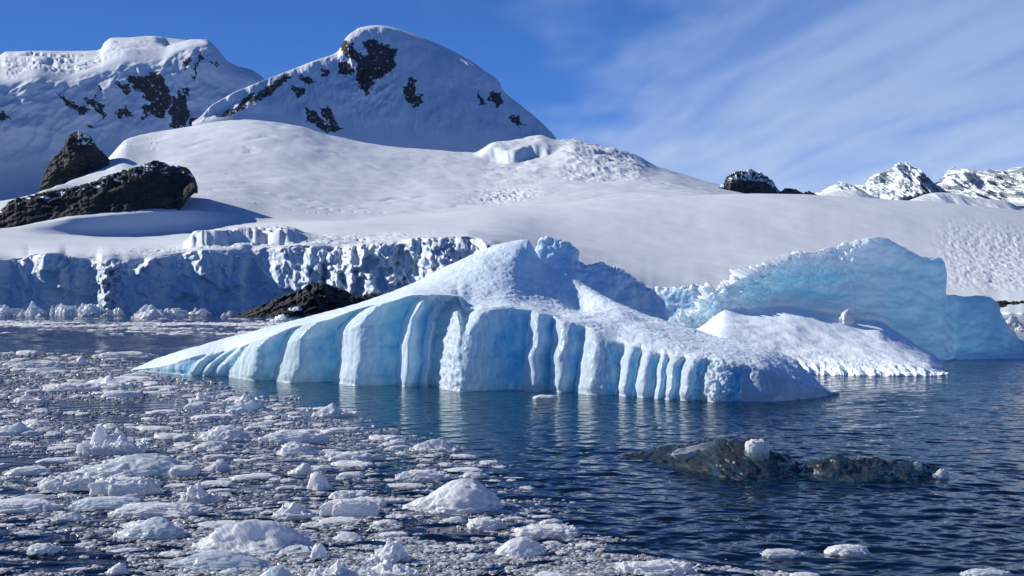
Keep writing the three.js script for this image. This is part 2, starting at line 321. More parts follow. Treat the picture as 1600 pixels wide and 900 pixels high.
      // wind scoop terraces and long shallow crevasses on the slope
      if (d > 1250) {
        const cr = ridge(x * 0.0022 + 3, d * 0.011, 7, 2) ; h -= 2.2 * sstep(0.72, 0.95, cr);
        if (d > 1750 && px > 720 && px < 1040) {
          const j = 60 * fbm(x * 0.007, 3, d * 0.002, 3) + 6 * fbm(x * 0.05, 9, d * 0.02, 3), step = (d0, w) => sstep(d0, d0 + w, d + j);
          const big = sstep(738, 775, px) * (1 - sstep(836, 890, px)), right = sstep(856, 900, px) * (1 - sstep(970, 1035, px));
          h += big * (23 * step(2040 + 0.7 * Math.abs(px - 800), 60) + 4 * fbm(x * 0.015, d * 0.015, 4, 4));
          h += right * (6 * step(1895, 26) + 5 * step(2000, 18) + 5 * step(2090, 16) + 5 * fbm(x * 0.02, d * 0.022, 6, 4) + 2.5 * ridge(x * 0.03, d * 0.04, 16, 3));
        }
        for (const [pa, pb, da, db] of [[282, 345, 1960, 2010], [380, 445, 1990, 2020], [310, 405, 1880, 1900], [560, 690, 1480, 1560], [180, 300, 1640, 1700]]) if (px > pa && px < pb) { const s = (px - pa) / (pb - pa), q = (d - lerp(da, db, s) - 10 * noise(px * 0.03, 2, 6)) / 9; h -= 3.2 * Math.exp(-q * q) * Math.sin(Math.PI * s); }
        const dim = Math.exp(-Math.pow((px - 790) / 45, 2) - Math.pow((d - 1560) / 120, 2)); if (dim > 0.02) h -= dim * 5 * Math.max(0, ridge(x * 0.05, d * 0.05, 3, 3));
      }
      return [d, h];
    },
    color: (px, t, x, y, z) => { const n = 0.02 * fbm(x * 0.01, 0, z * 0.01, 3), pink = 0.09 * Math.exp(-Math.pow((px - 590) / 70, 2)) * sstep(1.7, 1.95, t) * (1 - sstep(2.3, 2.9, t)) * sstep(0, 0.4, fbm(x * 0.02, 4, z * 0.05, 3)); return [SNOW[0] + n, SNOW[1] + n - pink * 0.5, SNOW[2] + n - pink]; },
  });
  struct(mesh('snowfield', g, M.snow));

  // ice front of the glacier, standing in the sea
  const cg = loft({
    x0: -200, x1: 1850, nx: 1500,
    rows: [{ d: (px) => shoreD(px) - 2, h: -3 }, { d: shoreD, h: 0.5 }, { d: (px) => shoreD(px) + lean(px) * 0.5, py: (px) => lerp(490, ctop(px), 0.55) }, { d: (px) => shoreD(px) + lean(px), py: ctop }, { d: (px) => shoreD(px) + lean(px) + 5, py: (px) => ctop(px) + 3 }],
    nv: [3, 46, 46, 5],
    bend: (px, t, d, h) => {
      const x = (px - CX) / F * d, w = sstep(0.6, 1.2, t) * (1 - sstep(730, 790, px));
      const q = relief(px, x, h);
      return [d + w * q, h];
    },
    color: (px, t, x, y, z, ny) => {
      const n = fbm(x * 0.06, y * 0.1, z * 0.06, 4), st = fbm(x * 0.01, y * 0.35, 3, 3), top = sstep(2.6, 3.0, t);
      const k = clamp(0.45 + 0.35 * n + 0.2 * st + 0.5 * sstep(420, 520, px)), white = Math.max(top, sstep(0.25, 0.6, ny) * 0.8);
      return [lerp(lerp(0.40, 0.54, k), SNOW[0], white), lerp(lerp(0.54, 0.63, k), SNOW[1], white), lerp(lerp(0.62, 0.69, k), SNOW[2], white)];
    },
  });
  struct(mesh('ice_cliff', cg, M.cliff));
}

// ------------------------------------------------------------------ mountains
function mountain(name, spec, patches, labels) {
  const { soft = 5 } = spec;
  const which = (px, py) => {
    const a = soft * fbm(px * 0.045, py * 0.06, 3, 4, 0.6) * 1.6, b = soft * fbm(px * 0.045, py * 0.06, 8, 4, 0.6) * 1.6 + soft * 0.5 * fbm(px * 0.2, py * 0.2, 15, 3);
    const hole = fbm(px * 0.09 + py * 0.05, py * 0.10 - px * 0.05, 21, 5, 0.7);
    for (let k = 0; k < patches.length; k++) if (inPoly(patches[k], px + a, py + b)) return hole > 0.4 ? -1 : k;
    return -1;
  };
  const g = loft({ ...spec, color: (px, t, x, y, z) => SNOW });
  const P = g.attributes.position, C = g.attributes.color;
  const parts = split(g, which);
  const root = struct(mesh(name, parts.get(-1), M.farSnow));
  for (const [k, s] of parts) {
    if (k < 0) continue;
    const p = s.attributes.position.array, c = s.attributes.color.array;
    for (let i = 0; i < p.length; i += 3) { const q = rockColor(p[i], p[i + 1], p[i + 2], spec.grain ?? 0.5); c[i] = q[0]; c[i + 1] = q[1]; c[i + 2] = q[2]; }
    addPieces('rock_outcrop', s, M.rock, root);
  }
  return root;
}
{
  const patches = [
    [[530, 66], [540, 60], [552, 72], [560, 86], [572, 84], [574, 72], [590, 66], [604, 72], [618, 76], [620, 96], [614, 114], [598, 116], [588, 126], [580, 140], [572, 148], [560, 134], [552, 120], [560, 112], [548, 92], [534, 80]],
    [[528, 98], [545, 96], [556, 108], [552, 116], [538, 118], [530, 110]],
    [[566, 66], [588, 62], [592, 72], [574, 78]],
    [[632, 136], [640, 122], [652, 124], [648, 144], [660, 152], [658, 166], [644, 164], [632, 152]],
    [[764, 144], [784, 144], [786, 160], [778, 170], [766, 158]], [[747, 142], [754, 150], [762, 164], [752, 162]],
    [[794, 178], [810, 182], [818, 196], [806, 196]],
    [[480, 166], [488, 172], [512, 194], [530, 204], [510, 210], [496, 196], [482, 188]], [[500, 170], [512, 168], [534, 200], [526, 208], [508, 186]],
    [[372, 162], [400, 146], [428, 126], [450, 112], [456, 118], [436, 134], [424, 148], [398, 156], [378, 172]],
    [[456, 136], [476, 134], [478, 148], [462, 152]], [[466, 120], [480, 118], [498, 130], [480, 132]], [[500, 106], [514, 108], [514, 122], [504, 118]],
    [[338, 186], [360, 170], [380, 160], [376, 172], [350, 186]],
  ];
  mountain('mountain', {
    x0: 300, x1: 905, nx: 760, nv: [10, 90, 60, 14, 8], grain: 0.6,
    rows: [
      { d: [[300, 2290], [900, 3210]], py: [[300, 205], [340, 200], [400, 197], [470, 207], [520, 222], [560, 232], [640, 243], [740, 248], [830, 232], [880, 232], [905, 245]] },
      { d: [[300, 2330], [400, 2483], [480, 2606], [560, 2728], [640, 2851], [720, 2974], [800, 3096], [860, 3188], [900, 3250]], py: [[300, 196], [340, 186], [400, 178], [470, 186], [520, 206], [560, 214], [640, 222], [740, 226], [790, 222], [830, 220], [870, 224], [905, 245]] },
      { d: [[300, 2360], [400, 2558], [480, 2756], [560, 2943], [640, 3066], [720, 3154], [800, 3206], [860, 3243], [900, 3290]], py: [[300, 194], [340, 176], [400, 152], [470, 140], [540, 128], [600, 128], [660, 138], [740, 160], [800, 186], [850, 210], [880, 226], [905, 246]] },
      { d: [[300, 2390], [400, 2633], [480, 2906], [560, 3158], [640, 3281], [720, 3334], [800, 3316], [860, 3298], [900, 3330]], py: [[300, 192], [312, 184], [330, 166], [365, 146], [400, 130], [450, 111], [500, 92], [528, 80], [536, 66], [548, 52], [562, 45], [590, 41], [612, 44], [640, 54], [680, 72], [710, 87], [740, 101], [765, 116], [781, 130], [786, 142], [810, 163], [835, 182], [850, 195], [862, 208], [872, 221], [905, 246]] },
      { d: [[300, 2530], [400, 2773], [480, 3046], [560, 3298], [640, 3421], [720, 3474], [800, 3456], [860, 3438], [900, 3470]], py: [[300, 210], [400, 144], [528, 88], [562, 50], [590, 46], [640, 57], [740, 103], [785, 146], [850, 202], [872, 230], [905, 260]] },
      { d: 4400, py: 330 },
    ],
    bend: (px, t, d, h) => {
      const x = (px - CX) / F * d, w = sstep(0.9, 1.6, t) * (1 - sstep(2.7, 3.05, t));
      const r = ridge(x * 0.008, h * 0.004, 3, 4), ang = Math.exp(-Math.pow((px - 575) / 45, 2) - Math.pow((h - 600) / 90, 2));
      return [d + w * (22 * fbm(x * 0.005, h * 0.004, 1, 3) - 9 * r - 7 * ridge(x * 0.016 + h * 0.006, h * 0.003, 6, 3) - ang * 26 * ridge(x * 0.02, h * 0.014, 5, 4) + 1.6 * fbm(x * 0.03, h * 0.03, 2, 3)) , h + (1 - w) * 0];
    },
  }, patches);
}
{
  const patches = [
    [[195, 120], [212, 116], [228, 120], [240, 114], [252, 112], [256, 128], [266, 142], [268, 158], [264, 176], [268, 196], [276, 202], [292, 196], [296, 172], [290, 150], [280, 138], [276, 152], [270, 150], [258, 182], [246, 184], [232, 176], [222, 192], [224, 166], [238, 160], [226, 150], [210, 140], [204, 132]],
    [[178, 128], [196, 128], [206, 144], [196, 150]], [[86, 146], [112, 160], [140, 172], [134, 178], [108, 170]], [[130, 152], [148, 152], [168, 178], [160, 186], [142, 166]],
    [[-20, 178], [6, 176], [16, 184], [0, 188]], [[288, 92], [298, 88], [296, 104], [290, 112]], [[304, 100], [314, 78], [314, 92], [300, 130]], [[296, 182], [318, 184], [318, 198], [296, 196]], [[180, 172], [200, 168], [208, 180], [186, 184]],
    [[134, 192], [144, 196], [142, 204]], [[148, 130], [160, 138], [154, 142]], [[284, 138], [300, 142], [294, 150]], [[330, 98], [340, 94], [340, 104]],
  ];
  mountain('mountain', {
    x0: -260, x1: 440, nx: 700, nv: [20, 10, 90, 60, 40, 12, 6], grain: 0.35, soft: 5,
    rows: [
      { d: [[-260, 2300], [0, 2400], [440, 3400]], py: [[-260, 356], [0, 352], [180, 300], [440, 300]] },
      { d: [[-260, 3200], [440, 4700]], py: [[-260, 330], [0, 300], [180, 262], [300, 230], [440, 230]] },
      { d: [[-260, 3330], [440, 4830]], py: [[-260, 290], [0, 270], [120, 250], [200, 222], [300, 200], [360, 190], [440, 200]] },
      { d: [[-260, 3480], [440, 5020]], py: [[-260, 185], [-100, 170], [0, 176], [80, 170], [160, 165], [240, 150], [300, 140], [340, 140], [380, 150], [440, 170]] },
      { d: [[-260, 3640], [440, 5200]], py: [[-260, 135], [-60, 128], [0, 134], [30, 128], [60, 121], [100, 124], [150, 112], [200, 97], [250, 92], [275, 82], [300, 74], [322, 71], [340, 84], [352, 98], [365, 106], [400, 122], [440, 152]] },
      { d: [[-260, 4700], [440, 5900]], py: [[-260, 110], [-60, 92], [0, 86], [10, 81], [60, 80], [150, 79.5], [158, 77], [162, 70], [175, 62], [200, 59.5], [240, 57], [252, 61], [262, 68], [290, 67], [318, 69.5], [335, 80], [345, 90], [357, 102], [400, 122], [440, 156]] },
      { d: [[-260, 4950], [440, 6200]], py: [[-260, 116], [0, 92], [150, 86], [240, 63], [318, 74], [360, 110], [440, 166]] },
      { d: 7600, py: 330 },
    ],
    bend: (px, t, d, h) => {
      const x = (px - CX) / F * d, w = sstep(1.9, 2.6, t) * (1 - sstep(3.8, 4.1, t)), top = sstep(4.05, 4.3, t) * (1 - sstep(4.7, 5, t));
      const cr = Math.exp(-Math.pow((px - 90) / 80, 2));
      return [d + w * (50 * fbm(x * 0.0025, h * 0.003, 31, 4) - 22 * ridge(x * 0.006, h * 0.004, 32, 3) + 4 * fbm(x * 0.02, h * 0.02, 33, 3)), h + top * (14 * fbm(x * 0.004, d * 0.004, 34, 4) - 22 * cr * sstep(0.3, 0.8, ridge(x * 0.003, d * 0.007, 35, 3)))];
    },
  }, patches);
}
scene.fog = new THREE.FogExp2(new THREE.Color(0.62, 0.78, 1.0), 5e-6);
function peak(name, x0, x1, d, crest, o = {}) {
  const c = pc(crest), depth = o.depth ?? 900, rough = o.rough ?? 1;
  const g = loft({
    x0, x1, nx: o.nx ?? 320, nv: [40, 40, 10],
    rows: [{ d: d - depth, py: o.foot ?? 322 }, { d: d - depth * 0.45, py: (px) => lerp(o.foot ?? 322, c(px), 0.52) }, { d, py: c }, { d: d + depth * 0.7, py: 330 }],
    bend: (px, t, dd, h) => { const x = (px - CX) / F * dd, w = sstep(0, 0.4, t) * (1 - sstep(1.85, 2.05, t)); return [dd + w * rough * d * (0.02 * fbm(x * 0.002, h * 0.002, 41, 3) - 0.024 * ridge(x * 0.0045 + h * 0.002, h * 0.003, 42, 4)), h]; },
    color: (px, t, x, y, z) => SNOW,
  });
  if (!o.rock) return struct(mesh(name, g, M.farSnow));
  const parts = split(g, (px, py, t) => o.rock(px, py, t) ? 0 : -1), root = struct(mesh(name, parts.get(-1), M.farSnow));
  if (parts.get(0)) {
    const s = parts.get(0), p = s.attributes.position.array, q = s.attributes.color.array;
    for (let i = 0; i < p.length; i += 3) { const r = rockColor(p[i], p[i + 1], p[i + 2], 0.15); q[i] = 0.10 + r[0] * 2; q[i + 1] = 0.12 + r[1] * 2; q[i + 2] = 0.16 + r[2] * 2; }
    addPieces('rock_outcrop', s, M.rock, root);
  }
  return root;
}
peak('mountain', 1270, 1500, 9000, [[1270, 306], [1290, 298], [1300, 294], [1312, 286], [1318, 290], [1340, 291], [1352, 287], [1360, 279], [1372, 272], [1394, 264], [1402, 256], [1408, 254], [1420, 258], [1432, 264], [1446, 274], [1458, 286], [1472, 298], [1500, 316]],
  { rock: (px, py) => { const n = fbm(px * 0.06, py * 0.08, 51, 4, 0.6); return py > 270 && n + 0.5 * Math.exp(-Math.pow((px - 1440) / 30, 2)) + 0.25 * sstep(280, 300, py) > 0.62 && px > 1320; } });
peak('mountain', 1440, 1800, 12000, [[1440, 310], [1462, 290], [1480, 270], [1492, 266], [1510, 265], [1530, 271], [1560, 270], [1580, 268], [1600, 261], [1640, 250], [1700, 262], [1800, 300]],
  { depth: 1800, rock: (px, py) => py > 274 && fbm(px * 0.07, py * 0.08, 53, 4, 0.6) > 0.5 });
peak('hill', 1270, 1390, 5200, [[1270, 312], [1290, 303], [1310, 299], [1330, 298], [1345, 300], [1362, 307], [1390, 320]], { rough: 0.15, depth: 500, nx: 160 });
peak('hill', 1410, 1850, 6800, [[1410, 318], [1432, 309], [1450, 303], [1470, 301], [1490, 303], [1520, 309], [1550, 312], [1572, 315], [1600, 326], [1660, 330], [1850, 340]], { rough: 0.12, depth: 600, nx: 260, foot: 345 });

// ------------------------------------------------------------------ dark rocks
function rock(label, x0, x1, crest, foot, d, thick, o = {}) {
  const c0 = pc(crest), c = (px) => c0(px) + (o.jag ?? 1.6) * (fbm(px * 0.16, d, 3, 3) + 0.5 * ridge(px * 0.09, d, 8, 2)), f = pc(foot);
  const g = loft({
    x0, x1, nx: o.nx ?? 300, nv: [4, 60, 50, 16, 8],
    rows: [[-0.1, (px) => f(px) + (o.sink ?? 6)], [0, f], [0.45, (px) => lerp(f(px), c(px), 0.55)], [1, c], [1.25, (px) => lerp(f(px), c(px), 0.8)], [1.8, (px) => f(px) + 8]].map(([k, py]) => ({ d: (px) => d + thick * k + (o.turn ?? 0.9) * (px - (x0 + x1) / 2) / F * d, py })),
    bend: (px, t, dd, h) => { const x = (px - CX) / F * dd, s = o.scale ?? 1, w = sstep(0.2, 1.2, t) * (1 - sstep(2.9, 3.1, t)); return [dd + w * (o.rough ?? 12) * (fbm(x * 0.03 * s, h * 0.03 * s, 61 + d, 3) - 0.9 * ridge(x * 0.05 * s, h * 0.06 * s, 62, 5)), h + (o.rough ?? 12) * 0.10 * fbm(x * 0.09 * s, dd * 0.09 * s, 63, 4) * sstep(0.5, 1, t)]; },
    color: (px, t, x, y, z) => rockColor(x, y, z, o.grain ?? 1).map((v, i) => v * (o.bright ?? 1) * 1),
  });
  const cap = o.cap ? split(g, (px, py, t) => o.cap(px, py, t) ? 1 : 0) : new Map([[0, g]]);
  const r = tag(mesh('rock', cap.get(0), M.rock), label, 'rock');
  if (cap.get(1)) { cap.get(1).attributes.color.array.forEach((_, i, a) => { a[i] = SNOW[i % 3]; }); addPieces('snow_patch', cap.get(1), M.farSnow, r); }
  return r;
}
rock('long black rock outcrop half buried in the snow slope at the left edge', -30, 309,
  [[-30, 345], [0, 330], [6, 324], [16, 314], [44, 307], [78, 299], [131, 288], [177, 271], [218, 259], [246, 251], [258, 254], [267, 259], [280, 259], [290, 261], [299, 270], [305, 279], [309, 292]],
  [[-30, 362], [0, 358], [9, 359], [40, 353], [72, 352], [93, 342], [121, 338], [134, 333], [162, 336], [187, 336], [249, 333], [271, 329], [280, 320], [292, 306], [305, 293], [309, 293]], 1000, 62,
  { nx: 420, scale: 1.1, sink: 9, rough: 6, turn: 0.85, cap: (px, py, t) => { const n = fbm(px * 0.05, py * 0.12, 71, 3); return t > 1.2 && ((t > 2.35 && n > 0.36) || (t > 2.9 && n > 0 && px > 120) ); } });
rock('pyramid shaped black rock behind the snow shoulder at upper left', 62, 176,
  [[62, 290], [68, 272], [80, 250], [98, 232], [108, 212], [118, 206], [132, 208], [142, 216], [152, 230], [160, 238], [172, 250], [176, 262]],
  [[62, 296], [100, 292], [140, 276], [176, 262]], 1750, 70,
  { nx: 200, scale: 0.7, sink: 16, bright: 1.3, cap: (px, py, t) => t > 2.3 && px > 122 && px < 146 && py < 226 && fbm(px * 0.08, py * 0.08, 72, 3) > -0.1 });
rock('low rugged brown-black rock islet at the foot of the ice cliff', 366, 700,
  [[366, 494], [380, 488], [400, 480], [430, 467], [445, 462], [462, 456], [480, 446], [492, 442], [504, 442], [520, 447], [545, 456], [562, 461], [585, 459], [620, 462], [660, 478], [700, 494]],
  [[366, 495], [420, 494.5], [560, 494], [700, 495]], 446, 34,
  { nx: 360, scale: 3, rough: 5, sink: 3, grain: 3, bright: 1.25, cap: (px, py) => Math.pow((px - 461) / 11, 2) + Math.pow((py - 483) / 3.5, 2) + 0.5 * fbm(px * 0.1, py * 0.1, 1, 3) < 1 });
rock('low dark rock shore between snow and sea at the far right edge', 1540, 1700,
  [[1540, 480], [1552, 473], [1566, 469], [1580, 471], [1600, 470], [1640, 472], [1700, 478]], [[1540, 489], [1700, 489]], 505, 12,
  { nx: 120, scale: 3, rough: 3, sink: 2, grain: 3, bright: 1.1, turn: 0 });
rock('blocky black rock summit with snow on top beyond the dome crest', 1118, 1226,
  [[1118, 296], [1130, 286], [1136, 276], [1148, 269], [1160, 267], [1172, 266], [1186, 269], [1198, 276], [1208, 284], [1214, 294], [1220, 302], [1226, 312]], [[1118, 312], [1226, 314]], 1900, 60,
  { nx: 180, scale: 0.9, bright: 1.6, rough: 9, turn: 0.7, jag: 1.8, cap: (px, py, t) => t > 2.2 && fbm(px * 0.11, py * 0.12, 73, 4, 0.6) > 0.05 });
rock('small black rock hump just right of the blocky rock summit', 1212, 1262,
  [[1212, 312], [1220, 299], [1228, 294], [1240, 294], [1250, 299], [1256, 304], [1262, 313]], [[1212, 314], [1262, 314]], 1950, 40, { nx: 90, scale: 0.8, bright: 1.4, rough: 10 });
rock('lowest sliver of dark rock on the skyline, end of the rock row', 1248, 1282,
  [[1248, 312], [1256, 301], [1266, 299], [1274, 302], [1282, 312]], [[1248, 314], [1282, 314]], 2000, 40, { nx: 60, scale: 0.8, bright: 1.6, rough: 8 });

// ------------------------------------------------------------------ the near iceberg, with its fluted front
{
  const E = [   // grooves between the flutes: column at four heights of the wall, depth of the groove, depth of the lobe that follows, where its front lies, how it recedes
    [[150, 150, 150, 150], 0.3, 0, 0.5, 1], [[294, 300, 308, 322], 0.5, 0, 0.3, 1.2], [[312, 320, 330, 348], 0.5, 0, 0.35, 1.2], [[328, 338, 350, 370], 0.55, 0, 0.35, 1.2], [[352, 362, 374, 394], 0.7, 0, 0.42, 1.4],
    [[421, 429, 440, 460], 2.4, 0, 0.36, 1.3], [[516, 528, 524, 572], 2.9, 0, 0.34, 1.3], [[618, 621, 630, 658], 3.5, 1.9, 0.42, 1.2], [[656, 660, 668, 690], 3.9, 2.9, 0.5, 1.4],
    [[675, 677, 686, 722], 5.4, 0, 0.36, 1.2], [[812, 818, 824, 830], 1.7, 0.3, 0.42, 1.5], [[858, 860, 862, 868], 1.7, 0.2, 0.38, 1.6], [[899, 902, 906, 914], 1.7, 0, 0.40, 1.6], [[961, 964, 967, 974], 1.25, 0, 0.42, 1.6],
    [[988, 990, 994, 1000], 0.9, 0, 0.42, 1.5], [[1019, 1021, 1024, 1031], 0.8, 0.1, 0.5, 1.5], [[1034, 1036, 1039, 1045], 0.7, 0, 0.5, 1.5], [[1054, 1057, 1060, 1069], 0.9, 0, 0.42, 1.6], [[1091, 1092, 1095, 1105], 1.1, 0, 0.42, 1.5], [[1152, 1156, 1160, 1172], 0.6, 0, 0.3, 1], [[1400, 1400, 1400, 1400], 0.3, 0, 0.5, 1],
  ];
  const ex = (e, v) => { const q = clamp(v) * 3, i = Math.min(2, Math.floor(q)); return lerp(e[0][i], e[0][i + 1], q - i); };
  const recess = (px, v) => {                                              // [depth behind the outline of the foot, how far past the front of the lobe]
    let i = 0; while (i < E.length - 2 && ex(E[i + 1], v) <= px) i++;
    const a = ex(E[i], v), b = ex(E[i + 1], v), s = clamp((px - a) / Math.max(4, b - a)), [, g0, f, s0, p] = E[i], g1 = E[i + 1][1];
    if (s < s0) { const u = 1 - s / s0; return [f + (g0 - f) * Math.pow(u, 1.9), 0, u]; }
    const u = (s - s0) / (1 - s0); return [f + (g1 - f) * Math.pow(u, p), u, 0];
  };
  const W = pc([[204, 579.5], [215, 580], [250, 583], [300, 587], [350, 588.5], [400, 596], [425, 598], [480, 599.5], [521, 601.5], [600, 606.2], [680, 611.6], [760, 612.5], [860, 613.5], [905, 616], [970, 619.5], [1060, 626], [1100, 628], [1170, 629], [1240, 625.5], [1290, 619.5], [1312, 617]]);
  const dW = (px) => seaDist(W(px));
  const Rr = pc([[204, 579], [215, 577.5], [250, 574], [300, 560], [350, 551], [395, 536], [440, 521], [470, 510], [520, 498], [560, 484], [600, 474], [650, 464], [690, 463], [714, 464], [726, 489], [740, 486], [780, 483], [830, 487], [870, 500], [920, 518], [972, 543], [1000, 549], [1050, 561], [1110, 566], [1160, 574], [1220, 590], [1270, 605], [1300, 615], [1312, 617]]);
  const Tt = pc([[204, 578.6], [250, 569], [300, 551], [350, 539], [400, 525], [440, 512], [500, 497], [560, 480], [600, 469], [650, 456], [700, 458], [740, 470], [780, 470], [830, 479], [870, 489], [920, 497], [1000, 514], [1100, 541], [1180, 558], [1240, 584], [1290, 611], [1312, 617]]);
  const Mm = pc([[204, 578.3], [250, 564], [300, 546], [350, 533], [420, 513], [480, 496], [560, 476], [600, 463], [650, 448], [700, 435], [760, 424], [800, 425], [830, 440], [870, 462], [910, 484], [930, 480], [960, 482], [1000, 497], [1050, 513], [1100, 528], [1180, 546], [1240, 572], [1290, 608], [1312, 617]]);
  const Cc = pc([[204, 578], [212, 574], [225, 569], [240, 562], [270, 552], [300, 543], [350, 529], [420, 511], [480, 495], [560, 474], [600, 460], [660, 436], [700, 415], [740, 397], [780, 382], [800, 377.5], [815, 374.5], [823, 374], [829, 379], [836, 392], [845, 405], [860, 416], [890, 431], [925, 451], [960, 470], [1000, 487], [1050, 505], [1100, 520], [1160, 535], [1220, 550], [1245, 564], [1262, 580], [1290, 606], [1312, 617]]);
  const dC = pc([[204, 94.6], [240, 94], [300, 92.6], [420, 91], [560, 91], [700, 91], [823, 91], [900, 88.5], [1000, 82.5], [1100, 77.5], [1200, 72.8], [1260, 71.2], [1312, 70.4]]);
  const g = loft({
    x0: 204, x1: 1312, nx: 1150, nv: [6, 110, 50, 56, 56, 16, 10, 2, 6],
    rows: [
      { d: dW, h: -1.4 }, { d: dW, h: 0 },
      { d: (px) => lerp(dW(px), dC(px), 0.10), py: Rr },
      { d: (px) => lerp(dW(px), dC(px), 0.38), py: Tt },
      { d: (px) => lerp(dW(px), dC(px), lerp(0.68, 0.80, sstep(760, 900, px))), py: Mm },
      { d: dC, py: Cc },
      { d: (px) => dC(px) + 0.35 * (dC(px) - dW(px)) + 0.15, h: (px, ds) => 0.45 * Math.max(0, EYE + (CY - Cc(px)) * ds[5] / F) },
      { d: (px) => dC(px) + 0.6 * (dC(px) - dW(px)) + 0.3, h: -1.4 },
      { d: (px) => dC(px) + 0.5 * (dC(px) - dW(px)) + 0.2, h: 0.07 }, { d: (px) => Math.min(dW(px) + 5.6, dC(px)), h: 0.07 },
    ],
    bend: (px, t, d, h) => {
      const v = clamp(t - 1), fade = (1 - sstep(1.8, 2.35, t));
      let q = 0;
      if (fade > 0) { const jig = 3.4 * noise(px * 0.008, h * 0.45, 2) + 0.9 * noise(px * 0.02, h * 1.6, 5); q = recess(px + jig, v)[0] * fade; }
      // the foot is undercut by the water line
      q += 0.22 * Math.exp(-Math.pow((h - 0.1) / 0.22, 2)) * (t < 2 ? 1 : 0);
      return [d + q, h];
    },
    push: (px, t, x, y, z, nx, ny, nz) => {
      const up = sstep(1.85, 2.25, t) * (1 - sstep(5.4, 6, t)), wall = sstep(0.9, 1.1, t) * (1 - sstep(1.9, 2.3, t));
      const rough = 0.45 + 0.55 * sstep(660, 760, px), tip = sstep(204, 260, px);
      const wx = x + 0.2 * noise(x, z, 3), wz = z + 0.2 * noise(x, z, 7);
      const cup = 0.5 - 0.5 * ridge(wx * 1.15, y * 0.9, wz * 0.8, 3);
      let a = up * tip * rough * (0.075 * (cup - 0.4) + 0.12 * fbm(x * 0.35, y * 0.35, z * 0.35, 3));
      a += up * tip * (1 - rough) * 0.07 * fbm(x * 1.6 + z, y * 1.5, z * 0.7, 3);
      a += wall * (0.022 * fbm(x * 2.4, y * 0.6, z * 1.2, 3) + 0.10 * fbm(x * 0.8, y * 0.45, z * 0.8, 3) + 0.03 * (0.5 - 0.5 * ridge(x * 1.4, y * 1.3, z * 1.4, 2)));
      // crumbled nose of the blocks in the right half
      const lump = (Math.exp(-Math.pow((px - 1120) / 40, 2)) + 0.7 * Math.exp(-Math.pow((px - 700) / 26, 2))) * wall;
      a += lump * 0.35 * fbm(x * 1.3, y * 1.3, z * 1.3, 4);
      return a;
    },
    color: (px, t, x, y, z, ny) => {
      const v = clamp(t - 1), wall = 1 - sstep(1.75, 2.2, t), [, s] = recess(px, v);
      const n = fbm(x * 0.6, y * 0.5, z * 0.6, 4);
      // bubble-poor blue ice in the scoured bays, bubbly white ice on the weathered top and on the ridges
      const left = 1 - sstep(640, 760, px);
      let b = clamp(wall * (0.08 + 0.92 * sstep(0.05, 1.0, s)) * (0.85 + 0.5 * n) * (1.12 - 0.12 * left) + 0.10 + 0.12 * n);
      if (t > 5.2) b = 0.5;
      const r = lerp(0.84, lerp(0.17, 0.26, left), b), gg = lerp(0.93, lerp(0.58, 0.70, left), b), bb = lerp(0.97, lerp(0.91, 0.94, left), b);
      const al = 0.5 * wall * Math.exp(-Math.pow((px - 415) / 45, 2)) * (1 - sstep(0.2, 0.8, v)) * clamp(0.6 + n);
      return [lerp(r, 0.30, al), lerp(gg, 0.42, al), lerp(bb, 0.40, al)];
    },
  });
  const berg = thing('iceberg', 'big blue-white iceberg with fluted front wall and sloping peak, nearest of the bergs', 'iceberg');
  const parts = split(g, (px, py, t) => (t < 2.12 ? 0 : 1));
  mesh('ice_wall', parts.get(0), M.bergWall, berg); mesh('ice_top', parts.get(1), M.berg, berg);
}

